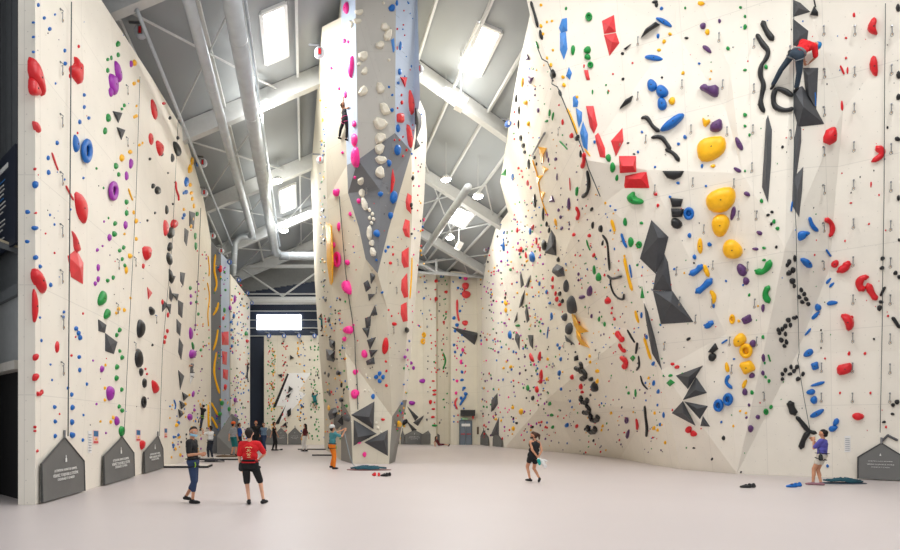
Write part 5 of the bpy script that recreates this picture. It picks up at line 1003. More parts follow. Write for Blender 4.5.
device(141, 32, 21.5, 'nearest auto belay device on top of the left wall'); device(181, 102, 28, 'second auto belay device along the left wall top', 1.1); device(203, 163, 32.5, 'third auto belay device along the left wall top'); device(204.5, 193, 34, 'fourth auto belay device, just below the third', .9)
for i, (x, y, Y) in enumerate(((213, 236, 37.5), (221.5, 251, 38.3), (229.5, 262, 40), (239, 280, 45), (247.5, 293, 51), (252, 303, 54))):
    device(x, y, Y, ['first', 'second', 'third', 'fourth', 'fifth', 'sixth'][i]+' small auto belay device going away along the far left wall top', .75, i > 1)
for i, x in enumerate((269, 284, 299, 314.5)): device(x, 336, 55.6, ['leftmost', 'second', 'third', 'rightmost'][i]+' blue belay device on top of the back wall', .9, True)
device(319.5, 53, 26, 'belay device at the left shoulder of the tower'); device(418.5, 70, 26, 'belay device at the right edge of the tower top', .9); device(320, 160, 30, 'belay device lower down the left edge of the tower', .8)
device(508, 124, 30, 'blue belay device at the left silhouette of the right wall', .7, True); device(485.5, 250, 49, 'belay device at the far left top of the right wall', .7); device(442, 276, 56, 'blue belay device on top of the right back wall', .7, True)
# conduit rods behind the left wall top, brackets
for i, (a, c) in enumerate((((163, 52, 25), (183, 108, 30)), ((200, 105, 31), (219, 205, 40)))):
    b = MB(); b.tube([P(*a), P(*c)], .09, 8); trim(b, mat('dark_tray', (92, 94, 96), .5)); b = MB(); b.tube([P(a[0]+4, a[1], a[2]), P(c[0]+4, c[1], c[2])], .06, 8); trim(b, M_steel)
# instruction notices
def notice(px, py, w, h, label, kind=0):
    r = hit(px, py)
    if not r: return
    p, n, wn = r; c4 = [onplane(px+a*w/2, py+b_*h/2, p, n) for a, b_ in ((-1, 1), (1, 1), (1, -1), (-1, -1))]
    def quad(x0, y0, x1, y1, off, m, nm, par=None):
        def q(u, v): return c4[0]+(c4[1]-c4[0])*u+(c4[3]-c4[0])*v
        b = MB(); vs = [q(x0, y0), q(x1, y0), q(x1, y1), q(x0, y1)]; b.add([v+n*off-p for v in vs]+[v+n*(off-.008)-p for v in vs], [(0, 1, 2, 3), (7, 6, 5, 4), (0, 4, 5, 1), (1, 5, 6, 2), (2, 6, 7, 3), (3, 7, 4, 0)])
        return b.build(nm, m, par, p if par is None else None)
    o = quad(0, 0, 1, 1, .012, M_white if kind == 1 else mat('pale_pink_paper', (238, 196, 190), .7), 'wall_notice'); tag(o, label, 'notice', 'notices on the left wall' if px < 200 else 'notices on the right wall')
    if kind == 0:
        quad(.1, .55, .9, .95, .02, mat('photo_blue', (50, 110, 160), .5), 'picture', o); quad(.1, .08, .9, .2, .02, hm('red'), 'printed_band', o); quad(.35, .28, .65, .42, .02, hm('yellow'), 'warning_mark', o)
    else:
        for i in range(7): quad(.12, .1+i*.12, .85, .13+i*.12, .02, mat('print_grey', (150, 152, 158), .6), 'printed_line', o)
notice(95.5, 437, 5.5, 14, 'small red and blue safety notice right of the first grey mat'); notice(89.5, 442, 3.5, 22, 'tall white list notice right of the first grey mat', 1)
notice(138, 435.5, 4.5, 12, 'small red and blue safety notice between the second and third grey mats'); notice(165.5, 433, 3, 10, 'small red and blue safety notice right of the third grey mat'); notice(847.5, 444, 6, 16, 'white list notice right of the man in purple', 1)
# lightning artwork on the back wall (flat, painted boards)
def board(name, pts, m, label, off, only='wall_back_climbing'):
    L = [onplane(x, y, Vector((0, 56, 0)), Vector((0, -1, 0)))+Vector((0, -off, 0)) for x, y in pts]; N = len(L); b = MB()
    b.add(L+[v+Vector((0, off, 0)) for v in L], [tuple(range(N)), tuple(range(N, 2*N))[::-1]]+[(i, (i+1) % N, N+(i+1) % N, N+i) for i in range(N)])
    return tag(b.build(name, m), label, 'wall panel')
board('white_panel', [(275, 406), (288, 373), (311, 373), (299, 391), (306, 394), (292, 410), (278, 424), (284, 406)], M_white, 'white lightning-shaped panel on the back wall', .05)
board('black_panel', [(273, 407), (287, 374), (289, 374), (276, 407)], hm('black'), 'upper slanted black strip left of the white lightning panel', .07); board('black_panel', [(275, 424), (286, 405), (279, 424)], hm('black'), 'lower slanted black strip under the white lightning panel', .07)
for i, q in enumerate(([(278, 375), (282, 374), (282, 378)], [(289, 386), (293, 389), (288, 393)], [(286, 396), (291, 393), (289, 398)], [(287, 411), (291, 408), (291, 415), (288, 417)], [(282, 426), (286, 422), (287, 426)], [(290, 355), (294, 358), (290, 360)])):
    board('black_panel', q, hm('black'), ['top left', 'upper middle', 'middle', 'lower', 'lowest', 'topmost, separate'][i]+' small black shard on the back wall lightning artwork', .2)
# door at the far end
d = empty('emergency_door', Vector((P(465.7, 0, 56).x, 56.0, 0))); tag(d, 'grey double door at the far end with a dark box above', 'door')
Zp = lambda py: CH+(HY-py)*56/F
dm = mat('door_grey', (112, 124, 136), .5)
for s in (-1, 1):
    b = MB(); b.box((s*.27, 0, Zp(421)/2), (.5, .08, Zp(421))); lf = b.build('door_leaf', dm, d); b = MB(); b.box((s*.27, -.06, 1.0), (.4, .05, .06)); b.build('push_bar', hm('red'), lf)
b = MB(); b.box((0, -.05, Zp(425)), (.8, .02, .25)); b.build('white_sign', M_white, d)
b = MB(); b.box((-.56, 0, Zp(421)/2), (.07, .12, Zp(421))); b.box((.56, 0, Zp(421)/2), (.07, .12, Zp(421))); b.box((0, 0, Zp(420.6)), (1.19, .12, .08)); b.build('door_frame', mat('frame_grey', (84, 94, 104), .5), d)
b = MB(); b.box((0, -.1, (Zp(410)+Zp(416))/2), (1.3, .35, Zp(410)-Zp(416))); tag(b.build('air_curtain', mat('charcoal_box', (50, 52, 54), .6), None, (P(467.5, 0, 56).x, 56, 0)), 'charcoal box mounted above the grey door', 'air curtain')
b = MB(); b.box((0, -.05, Zp(418.7)), (.55, .1, .18)); tag(b.build('exit_sign', mat('exit_green', (150, 190, 150), .5), None, (P(464.5, 0, 56).x, 56, 0)), 'pale green exit sign between the door and the charcoal box', 'sign')
b = MB(); b.box((0, 0, Zp(430.5)), (.3, .15, .7)); tag(b.build('wall_cabinet', mat('brown_box', (96, 78, 62), .6), None, (P(478.5, 0, 56).x, 55.95, 0)), 'small brown box on the wall right of the grey door', 'box')
b = MB(); b.box((0, 0, Zp(417)), (.15, .1, .35)); tag(b.build('fire_alarm', hm('coral'), None, (P(473, 0, 56).x, 56, 0)), 'small red device at the right of the charcoal box', 'alarm')
# flat boards and gear on the floor
M_board = mat('pale_board', (214, 208, 200), .6); M_edge = mat('black_edge', (34, 34, 36), .7)
def floor_board(c, w, l, label, rz=0):
    g = ground(*c); o = tag(empty('floor_plate', g, rz), label, 'floor plate', 'floor plates'); b = MB(); b.box((0, 0, .05), (w, l, .06)); b.build('plate', M_board, o)
    b = MB(); b.box((0, -l/2-.02, .045), (w+.1, .06, .08)); b.box((w/2+.02, 0, .045), (.06, l, .08)); b.build('black_edge', M_edge, o)
floor_board((187, 467), 1.9, 1.2, 'nearest pale floor plate with a black edge behind the man in black'); floor_board((216, 459.5), 2.4, 1.1, 'pale floor plate under the person in white'); floor_board((316, 449.5), 2.6, 1.2, 'far pale floor plate right of the person in white trousers')
floor_board((333, 455.5), 2.4, .8, 'pale floor plate behind the belayer in orange trousers')
def coil(c, w, l, m, label, name='rope_bag', n=3):
    g = ground(*c); o = tag(empty(name, g), label, 'rope', 'ropes on the floor'); rr = random.Random(int(c[0]))
    b = MB(); N = 26; pts = [Vector((math.cos(a*2*math.pi/N)*w/2*(1+.08*rr.uniform(-1, 1)), math.sin(a*2*math.pi/N)*l/2*(1+.08*rr.uniform(-1, 1)), .02)) for a in range(N)]
    mb = dome(pts, Vector((0, 0, 0)), Vector((0, 0, 1)), .012); mb.build('rope_sheet', m[0], o)
    b = MB(); pts = []
    for i in range(190):
        a = i*.7+rr.uniform(-.25, .25); k = rr.uniform(.25, 1)*(.55+.45*math.sin(i*.13)**2); q = max(0, 1-k)
        pts.append(Vector((math.cos(a)*w*.46*k+rr.uniform(-.05, .05), math.sin(a)*l*.42*k, .04+rr.random()*.05+q*.13*(.5+rr.random()*.5))))
    b.tube(pts, .024, 5); b.build('rope_pile', m[1], o, smooth=True)
R_teal = mat('rope_teal', (36, 84, 98), .85); R_navy = mat('sheet_slate', (52, 66, 82), .85); R_cor = mat('sheet_rust', (120, 84, 82), .85)
coil((368, 470), 1.75, .8, (R_cor, R_teal), 'teal rope heaped on a sheet in front of the tower'); coil((842, 483.5), 1.35, .55, (R_navy, R_teal), 'dark teal rope heaped behind the man in purple')
coil((227, 458), 1.6, .9, (M_edge, mat('rope_brown', (116, 96, 78), .85)), 'brown rope heap by the slanted grey mat'); coil((213, 462), 1.2, .4, (M_edge, mat('rope_dark2', (60, 60, 66), .85)), 'dark rope heap beside the person in white')
def shoe_mb(x, y, r, L=.27):
    b = MB(); c, s = math.cos(r), math.sin(r); R_ = Matrix(((c, -s, 0), (s, c, 0), (0, 0, 1)))
    for a, q, ra, rb in (((0, -L*.35, .05), (0, L*.2, .045), .045, .045), ((0, L*.15, .045), (0, L*.45, .035), .045, .03), ((0, -L*.35, .06), (0, -L*.3, .1), .04, .04)):
        b.cap(R_ @ Vector(a)+Vector((x, y, 0)), R_ @ Vector(q)+Vector((x, y, 0)), ra, rb, 8)
    return b
def shoe(c, col, label, r, cat='shoe'):
    g = ground(*c); o = shoe_mb(0, 0, r).build('climbing_shoe', col, None, g, True); tag(o, label, cat, 'shoes on the floor')
    b = MB(); b.tube([Vector((-.04, 0, .09)), Vector((0, 0, .105)), Vector((.04, 0, .09))], .012, 6); b.build('strap', M_edge, o)
shoe((374, 476), hm('red'), 'left red shoe on the floor in front of the tower', .3); shoe((379, 476.3), hm('red'), 'right red shoe on the floor in front of the tower', -.2); shoe((384.5, 476.5), hm('black'), 'black shoe right of the red shoes', 1.1); shoe((388, 476), hm('black'), 'rightmost black shoe beside the red shoes', .7)
shoe((746, 488), hm('black'), 'left black shoe on the floor by the right wall', 1.2); shoe((750.5, 487.6), hm('black'), 'right black shoe on the floor by the right wall', .4); shoe((792, 487.5), hm('blue'), 'left blue shoe on the floor left of the man in purple', 1.3); shoe((796, 486.6), hm('blue'), 'right blue shoe on the floor left of the man in purple', .6)
shoe((281, 450.3), hm('black'), 'dark shoe on the floor by the back wall mats', 1.2); shoe((815.6, 462), hm('blue'), 'x', 0) if False else None
# ================================================================ people
SK = {'tan': (196, 140, 108), 'fair': (226, 172, 142), 'brown': (150, 100, 72)}
def fmat(name, rgb): return mat('cloth_'+name, rgb, .85, noise=.08, scale=12, bump=.1)
def ik(a, b, l1, l2, pole):
    d = b-a; L = d.length
    if L > (l1+l2)*.995: b = a+d.normalized()*(l1+l2)*.995; d = b-a; L = d.length
    if L < 1e-3: d = Vector((0, 0, -1e-2)); L = .01
    u = d.normalized(); x = (l1*l1-l2*l2+L*L)/(2*L); h = math.sqrt(max(0, l1*l1-x*x))
    w = pole-u*pole.dot(u); w = w.normalized() if w.length > 1e-4 else Vector((0, 0, 1))
    return a+u*x+w*h, b
def solid(mb, name, m, parent, org, voxel, sm=3, it=None):
    for i, v in enumerate(mb.v): mb.v[i] = v-org
    me = mb.mesh('tmp'); t = bpy.data.objects.new('tmp', me); COL.objects.link(t)
    r = t.modifiers.new('r', 'REMESH'); r.mode = 'VOXEL'; r.voxel_size = voxel; r.use_smooth_shade = True
    s = t.modifiers.new('s', 'SMOOTH'); s.iterations = sm; s.factor = .5
    out = conv(name, t); bpy.data.objects.remove(t); out.name = name
    out.materials.clear()
    o = link(name, out, m, parent, None, True); return o
def person(sp):
    s = sp.get('H', 1.75)/1.75; Y = sp['Y']; vox = .0085 if Y < 20 else .014; fr = .0085*s if Y < 20 else .011*s
    def J(t, hitw=False):
        if len(t) > 2 and t[2] == 'w':
            h = hit(t[0], t[1]); return h[0]+h[1]*.07 if h else P(t[0], t[1], Y)
        p = P(t[0], t[1], Y); 
        return p+Vector((0, t[2], 0)) if len(t) > 2 else p
    pel = J(sp['pel']); neck = J(sp['neck']); head = J(sp['head'])
    th = math.radians(sp.get('face', 0)); fw = Vector((math.sin(th), math.cos(th), 0)); rt = Vector((math.cos(th), -math.sin(th), 0))
    up = (neck-pel); Lt = .50*s; up.normalize(); neck = pel+up*Lt
    rt = (rt-up*rt.dot(up)).normalized(); fw = up.cross(rt); fw.normalize()
    hth = math.radians(sp.get('hface', sp.get('face', 0))); hf = Vector((math.sin(hth), math.cos(hth), sp.get('nod', 0))).normalized()
    hd = head-neck; hd.normalize(); head = neck+hd*.16*s; hu = (hd*.7+Vector((0, 0, .3))).normalized(); hf = (hf-hu*hf.dot(hu)).normalized(); hr = hf.cross(hu)
    Ls = {}
    B = MB(); fem = sp.get('fem', 0)
    org = Vector((pel.x, pel.y, 0 if not sp.get('climb') else pel.z-.9*s))
    T = lambda v, h: pel+up*h*s+rt*v[0]*s+fw*v[1]*s
    sw = .165 if fem else .185
    # trunk
    B.cap(T((-.075, 0), 0), T((.075, 0), 0), .105*s, .105*s, 14); B.cap(T((-.06, 0), .17), T((.06, 0), .17), .092*s, .092*s, 14); B.cap(T((-.085, 0), .34), T((.085, 0), .34), .1*s, .1*s, 14)
    B.cap(T((0, 0), .02), T((0, 0), .36), .105*s, .115*s, 14); B.cap(T((-sw+.03, 0), .435), T((sw-.03, 0), .435), .06*s, .06*s, 12); B.cap(T((0, 0), .43), neck+hd*.07*s, .058*s, .05*s, 12)
    # head
    hc = head; B.cap(hc+hu*.02*s-hf*.015*s, hc+hu*.03*s+hf*.01*s, .092*s, .088*s, 16); B.cap(hc-hu*.055*s+hf*.03*s, hc+hf*.025*s, .055*s, .075*s, 14)
    B.cap(hc-hu*.035*s+hf*.098*s, hc+hu*.005*s+hf*.088*s, .014*s, .009*s, 8)
    for q in (-1, 1): B.cap(hc+hr*q*.09*s-hu*.02*s, hc+hr*q*.094*s+hu*.015*s, .012*s, .015*s, 8)
    A = {}
    for q, k in ((-1, 'L'), (1, 'R')):
        sh = T((q*sw, 0), .43); ht = J(sp['hand'+k]); pole = sp.get('ep'+k, None)
        pole = Vector(pole) if pole else (rt*q*.5-fw*.6-Vector((0, 0, .6)))
        el, wr = ik(sh, ht, .285*s, .255*s, pole)
        B.cap(sh, el, .05*s*(.88 if fem else 1), .038*s, 12); B.cap(el, wr, .038*s, .026*s, 12)
        fd = (wr-el).normalized(); pn = (-rt*q*.8+fw*.2); pn = (pn-fd*pn.dot(fd)); pn = pn.normalized() if pn.length > .05 else Vector((0, 0, 1)); sd = fd.cross(pn).normalized()
        pe = wr+fd*.085*s
        for w in (-.026, 0, .026): B.cap(wr+sd*w*.5*s, pe+sd*w*s, .016*s, .014*s, 8)
        for i, (w, L) in enumerate(((-.034, .062), (-.012, .075), (.012, .07), (.034, .055))):
            a = pe+sd*w*s; b_ = a+(fd*.9+pn*.25)*L*.55*s; c = b_+(fd*.5+pn*.75)*L*.5*s
            B.cap(a, b_, fr, fr, 6); B.cap(b_, c, fr, fr*.8, 6)
        a = wr+fd*.02*s-sd*.03*s; b_ = a+(fd*.6-sd*.7+pn*.3)*.035*s; B.cap(a, b_, fr*1.15, fr, 6); B.cap(b_, b_+(fd*.9+pn*.4)*.03*s, fr, fr*.85, 6)
        A['sh'+k] = sh; A['el'+k] = el; A['wr'+k] = wr
        hp = T((q*.09, 0), -.03); ft = J(sp['foot'+k]); ft = ft+Vector((0, 0, .0)); 
        if not sp.get('climb'): ft.z = max(ft.z, .085*s)
        kn, an = ik(hp, ft, .43*s, .42*s, Vector(sp['kp'+k]) if sp.get('kp'+k) else fw)
        B.cap(hp, kn, .082*s, .054*s, 14); B.cap(kn, an, .052*s, .034*s, 12); B.cap(kn+(an-kn)*.12-fw*.012*s, kn+(an-kn)*.45-fw*.012*s, .04*s, .045*s, 12)
        ff = sp.get('toe'+k); ff = Vector(ff).normalized() if ff else (fw-Vector((0, 0, fw.z))).normalized()
        z = Vector((0, 0, -.045*s)); B.cap(an+z-ff*.05*s, an+z+ff*.11*s, .034*s, .034*s, 10); B.cap(an+z+ff*.08*s, an+z*1.15+ff*.16*s, .034*s, .024*s, 10); B.cap(an, an+z, .034*s, .034*s, 8)
        A['hp'+k] = hp; A['kn'+k] = kn; A['an'+k] = an; A['ff'+k] = ff
    skin = mat('skin_'+sp['skin'], SK[sp['skin']], .55, noise=.04, scale=20); dark = mat('eye_dark', (40, 28, 24), .3); lip = mat('lips', (160, 84, 78), .5); white = mat('eye_white', (235, 232, 226), .3)
    body = solid(B, 'person', [skin, dark, lip, white], None, org, vox); body.location = org
    tag(body, sp['lab'], 'person')
    me = body.data; mi = [0]*len(me.polygons)
    eyes = [hc+hf*.088*s+hr*q*.033*s+hu*.018*s-org for q in (-1, 1)]; mo = hc+hf*.085*s-hu*.06*s-org
    for f in me.polygons:
        c = f.center
        if any((c-e).length < .011*s for e in eyes): mi[f.index] = 1
        elif any((c-e).length < .018*s for e in eyes): mi[f.index] = 3
        elif (c-mo).dot(hf) > -.03 and abs((c-mo).dot(hr)) < .025*s and abs((c-mo).dot(hu)) < .007*s: mi[f.index] = 2
    me.polygons.foreach_set('material_index', mi)
    def part(mb, name, m, v=None, sm=2): return solid(mb, name, m, body, org, v or vox*1.15, sm)
    # --- top
    top = sp.get('top')
    if top:
        g = .017*s; M = MB(); r_ = fmat(*top[0])
        M.cap(T((-.08, 0), .02), T((.08, 0), .02), .1*s+g, .1*s+g, 14); M.cap(T((-.07, 0), .17), T((.07, 0), .17), .094*s+g, .094*s+g, 14); M.cap(T((-.085, 0), .34), T((.085, 0), .34), .1*s+g, .1*s+g, 14)
        M.cap(T((0, 0), .02), T((0, 0), .36), .105*s+g, .115*s+g, 14)
        if top[1] > .05: M.cap(T((-sw+.03, 0), .43), T((sw-.03, 0), .43), .062*s+g, .062*s+g, 12)
        else:
            for q in (-1, 1): M.cap(T((q*.07, -.03), .3), T((q*.06, 0), .5), .045*s, .03*s, 10)
        for k in 'LR':
            if top[1] > .05:
                e = A['sh'+k].lerp(A['el'+k], min(1, top[1])); M.cap(A['sh'+k], e, .056*s+g, .046*s+g, 12)
                if top[1] > 1: M.cap(A['el'+k], A['el'+k].lerp(A['wr'+k], top[1]-1), .04*s+g, .034*s+g*.8, 12)
        part(M, top[2], r_)
    bt = sp.get('bot')
    if bt:
        g = .016*s; M = MB(); M.cap(T((-.08, 0), -.01), T((.08, 0), -.01), .108*s+g, .108*s+g, 14)
        for k in 'LR':
            f = bt[1]; e = A['hp'+k].lerp(A['kn'+k], min(1, f)); M.cap(A['hp'+k], e, .088*s+g, (.058+.03*max(0, 1-f))*s+g, 14)
            if f > 1: M.cap(A['kn'+k], A['kn'+k].lerp(A['an'+k], f-1), .058*s+g, .046*s+g, 12)
        part(M, bt[2], fmat(*bt[0]))
    if sp.get('shoe'):
        for k in 'LR':
            M = MB(); an, ff = A['an'+k], A['ff'+k]; z = Vector((0, 0, -.042*s)); M.cap(an+z-ff*.055*s, an+z+ff*.11*s, .042*s, .042*s, 10); M.cap(an+z+ff*.08*s, an+z*1.1+ff*.165*s, .042*s, .03*s, 10); M.cap(an, an+z, .042*s, .042*s, 8)
            part(M, 'shoe', fmat(*sp['shoe']))
    hair = sp.get('hair')
    if hair:
        M = MB(); M.cap(hc+hu*.035*s-hf*.03*s, hc+hu*.062*s-hf*.008*s, .098*s, .085*s, 14); M.cap(hc-hf*.045*s+hu*.02*s, hc-hf*.05*s-hu*.04*s, .08*s, .065*s, 12)
        if hair[1] == 'pony': M.cap(hc-hf*.12*s+hu*.05*s, hc-hf*.17*s-hu*.02*s, .035*s, .045*s, 10); M.cap(hc-hf*.17*s-hu*.02*s, hc-hf*.15*s-hu*.15*s, .045*s, .02*s, 10)
        if hair[1] == 'long': M.cap(hc-hf*.06*s, hc-hf*.09*s-hu*.2*s, .08*s, .06*s, 12)
        part(M, 'hair', fmat(*hair[0]), sm=1)
    hat = sp.get('hat')
    if hat:
        M = MB(); N = 18; vs = []; fs = []
        for j, (r, h) in enumerate(((.112, .0), (.113, .045), (.1, .09), (.066, .125), (.02, .14))):
            for i in range(N):
                a = 2*math.pi*i/N; vs.append(hc+hu*(h+.025)*s+hr*math.cos(a)*r*s+hf*(math.sin(a)*r*1.08-.008)*s)
        for j in range(4):
            for i in range(N): fs.append((j*N+i, j*N+(i+1) % N, (j+1)*N+(i+1) % N, (j+1)*N+i))
        fs.append(tuple(range(4*N, 5*N))); fs.append(tuple(range(N))[::-1]); M.add([v-org for v in vs], fs); M.build('helmet' if hat[1] == 'helmet' else 'cap', fmat(*hat[0]), body, None, True)
    if sp.get('mask'):
        M = MB(); vs = []; fs = []
        for j, h in enumerate((-.086, -.06, -.03)):
            for i in range(7):
                a = math.radians(-75+25*i); rr = (.088, .108, .098)[j]; vs.append(hc+hu*h*s+hr*math.sin(a)*rr*s*.95+hf*(math.cos(a)*rr*1.12+.004)*s)
        n0 = len(vs); vs += [v-hf*.006*s for v in vs]
        for j in range(2):
            for i in range(6):
                a = j*7+i; fs.append((a, a+1, a+8, a+7)); fs.append((n0+a+7, n0+a+8, n0+a+1, n0+a))
        M.add([v-org for v in vs], fs); M.build('face_mask', fmat(*sp['mask']), body, None, True)
    if sp.get('harness'):
        M = MB(); hm_ = fmat(*sp['harness'])
        pts = [T((.2*math.cos(a), .145*math.sin(a)), .06)-org for a in [2*math.pi*i/20 for i in range(21)]]; M.tube(pts, .028*s, 8, .4)
        for q, k in ((-1, 'L'), (1, 'R')):
            c = A['hp'+k].lerp(A['kn'+k], .22)-org; d = (A['kn'+k]-A['hp'+k]).normalized(); x = d.cross(fw).normalized(); y = d.cross(x)
            M.tube([c+x*math.cos(a)*.108*s+y*math.sin(a)*.108*s for a in [2*math.pi*i/16 for i in range(17)]], .024*s, 6, .5)
        h_ = M.build('harness', hm_, body, None, True)
        M = MB(); c = T((-.2, -.02), -.02)-org; M.cap(c, c+Vector((0, 0, -.1*s)), .05*s, .055*s, 10); M.build('chalk_bag', fmat(*sp.get('bag', ('chalk', (40, 40, 42)))), h_, None, True)
        M = MB(); c = T((.16, .1), -.02)-org; M.tube([c, c+Vector((.02, 0, -.06)), c+Vector((0, 0, -.12))], .014*s, 6); M.build('carabiner', fmat('lime', (150, 200, 60)), h_, None, True)
    return body, A, T, org
K = dict(dark_hair=('dark_hair', (34, 26, 22)), brown_hair=('brown_hair', (66, 42, 30)), black=('black', (24, 25, 28)), red=('red', (214, 26, 34)), denim=('denim', (44, 62, 96)), teal=('teal', (62, 130, 138)), orange=('orange', (226, 122, 24)),
         white=('white', (226, 226, 224)), purple=('violet_blue', (86, 84, 168)), grey=('grey', (112, 114, 116)), blue=('blue', (36, 84, 170)), cap=('cap_grey', (206, 208, 206)), helmet=('helmet_blue', (24, 120, 180)), mask=('mask_blue', (150, 196, 220)),
         lightgrey=('light_grey', (150, 152, 156)), jean=('jean_blue', (106, 132, 158)), pinkc=('pink_cloth', (210, 70, 130)), dteal=('dark_teal', (24, 110, 112)), navy=('navy', (36, 42, 56)), shorts_w=('pale_shorts', (206, 200, 188)))
p1, A1_, T1, o1 = person(dict(Y=13.6, H=1.74, pel=(193, 461), neck=(191.5, 440), head=(194, 431), face=100, hface=140, handL=(203, 454, -.1), handR=(202, 453.5, -.25), epL=(-.4, .1, -1), epR=(-.5, -.2, -1), footL=(185, 497, .12), footR=(193.5, 502.5, -.1),
    toeL=(.6, -.5, 0), toeR=(1, -.35, 0), skin='tan', top=(K['black'], .75, 'tshirt'), bot=(K['denim'], 1.45, 'trousers'), shoe=K['black'], hair=(K['dark_hair'], 'short'), mask=K['mask'], harness=K['black'], lab='man in black t-shirt and cropped jeans with a blue mask and harness'))
p2, A2_, T2, o2 = person(dict(Y=13.4, H=1.76, pel=(250, 463.5), neck=(249.8, 441), head=(249, 430), face=5, hface=10, handL=(241, 468, .05), handR=(259, 459, .3), epL=(-1, -.3, 0), epR=(1, -.5, -.2), footL=(249, 502, 0), footR=(263, 500.5, .1), kpL=(-.2, 1, 0), kpR=(.3, 1, 0),
    toeL=(-.25, 1, 0), toeR=(.5, 1, 0), skin='fair', top=(K['red'], .8, 'tshirt'), bot=(K['black'], .95, 'shorts'), shoe=K['black'], hair=(K['dark_hair'], 'short'), harness=K['black'], lab='man in red t-shirt and black shorts seen from behind'))
# pale print on the back of the red shirt
M = MB(); q = lambda u, v: T2((u, -.150), v)-o2
for i in range(9):
    a0 = 2*math.pi*i/9; M.tube([q(.0+.02*math.cos(a0), .25+.03*math.sin(a0)), q(.055*math.cos(a0), .25+.085*math.sin(a0))], .009, 5, .6)
M.tube([q(-.075, .35), q(-.04, .37), q(0, .36), q(.04, .37), q(.075, .35)], .013, 6, .6); M.tube([q(-.04, .15), q(0, .14), q(.04, .15)], .01, 6, .6); M.build('shirt_print', mat('print_gold', (232, 206, 150), .7), p2)
M = MB(); M.tube([q(-.14, .085), q(-.07, .082)-Vector((0, .01, 0)), q(.07, .082)-Vector((0, .01, 0)), q(.14, .085)], .022, 8, .6); M.build('waist_strap', fmat(*K['black']), p2)
M = MB(); M.tube([q(-.15, .03), q(-.08, .03)-Vector((0, .012, 0)), q(.08, .03)-Vector((0, .012, 0)), q(.15, .03)], .018, 8, .6); M.build('red_strap', fmat(*K['red']), p2)
person(dict(Y=24.3, H=1.78, pel=(332, 445), neck=(333, 433.5), head=(332.5, 429), face=65, hface=55, nod=.3, handL=(344, 429.5, .2), handR=(344.5, 431, -.1), epL=(0, .3, -1), epR=(0, -.3, -1), footL=(331.5, 466, .15), footR=(334, 467, -.1), skin='tan', top=(K['teal'], .7, 'tshirt'), bot=(K['orange'], 1.9, 'trousers'),
    shoe=K['black'], hair=(K['dark_hair'], 'short'), hat=(K['cap'], 'cap'), harness=K['black'], lab='belayer in teal t-shirt, orange trousers and pale cap beside the tower'))
pw, AW, TW_, ow = person(dict(Y=18.6, H=1.64, pel=(533.5, 455.3), neck=(534.8, 442), head=(533.5, 435.5), face=-12, hface=-70, handL=(535, 456, -.17), handR=(536.5, 456.5, -.17), epL=(-1, -.4, 0), epR=(1, -.4, 0), footL=(530.5, 479, .05), footR=(538, 478, -.12), toeL=(-.5, 1, 0), toeR=(.2, 1, -.5), fem=1, skin='tan',
    top=(K['black'], 0, 'tank_top'), bot=(K['black'], .45, 'shorts'), shoe=K['black'], hair=(K['brown_hair'], 'pony'), mask=K['black'], lab='woman with a ponytail in black tank top and shorts on the open floor'))
b = MB(); c = AW['wrR']+Vector((.06, -.08, -.12)); b.cap(c, c+Vector((.1, 0, -.16)), .05, .06, 10); b.cap(c+Vector((-.1, 0, .06)), c+Vector((.14, 0, .0)), .035, .03, 8)
o = b.build('climbing_shoe', fmat(*K['white']), None, None, True); tag(o, 'white climbing shoes held behind the back by the woman in black', 'shoe'); b = MB(); c2 = c+Vector((-.1, -.02, .02)); b.cap(c2, c2+Vector((.03, 0, -.12)), .05, .04, 8); b.build('turquoise_upper', fmat('turquoise', (30, 160, 150)), o, None, True)
person(dict(Y=17.7, H=1.68, pel=(822, 455.2), neck=(822.8, 440.5), head=(823, 434), face=-35, hface=-40, nod=.3, handL=(816.5, 440.5, .1), handR=(818, 441, .15), epL=(-.2, -.2, -1), epR=(1, -.5, -.6), footL=(814.5, 483, .05), footR=(819.5, 483.5, -.05), toeL=(-.9, .5, 0), toeR=(-.8, .6, 0), skin='tan', top=(K['purple'], .8, 'tshirt'),
    bot=(K['shorts_w'], .5, 'shorts'), shoe=('flip_flop', (150, 110, 120)), hair=(K['dark_hair'], 'short'), harness=K['black'], lab='man in violet-blue t-shirt and pale shorts belaying at the right wall'))
def std(px, hy, fy, face, lab, H=1.72, **k):
    """standing background figure from head and foot pixels"""
    Y = F*CH/(fy-HY); h = fy-hy; d = dict(Y=Y, H=h*Y/F, pel=(px, fy-h*.54), neck=(px, fy-h*.835), head=(px, fy-h*.93), face=face, handL=(px-h*.13, fy-h*.5), handR=(px+h*.13, fy-h*.5), footL=(px-h*.06, fy-1), footR=(px+h*.06, fy-1), skin='tan', shoe=K['black'], lab=lab); d.update(k); person(d)
std(210.5, 425.5, 458.8, -60, 'person in white t-shirt and dark trousers belaying on the far left', handL=(203, 431), handR=(204.5, 433), top=(K['white'], .7, 'tshirt'), bot=(K['navy'], 1.85, 'trousers'), hair=(K['dark_hair'], 'short'), harness=K['black'])
std(233.5, 421.5, 456, 50, 'person in grey t-shirt, teal shorts and orange cap near the slanted grey mat', top=(K['lightgrey'], .8, 'tshirt'), bot=(K['dteal'], .95, 'shorts'), hair=(K['dark_hair'], 'short'), hat=(('orange_cap', (226, 96, 40)), 'cap'))
std(239.5, 422.5, 453.5, 70, 'person in blue t-shirt just right of the orange cap', top=(K['blue'], .8, 'tshirt'), bot=(K['navy'], 1, 'shorts'), hair=(K['brown_hair'], 'short'))
std(256, 420.5, 451.5, 175, 'person in black with reddish hair partly behind the man in red', top=(K['black'], 1.6, 'jacket'), bot=(K['black'], 1.85, 'trousers'), hair=(('red_hair', (140, 60, 36)), 'short'))
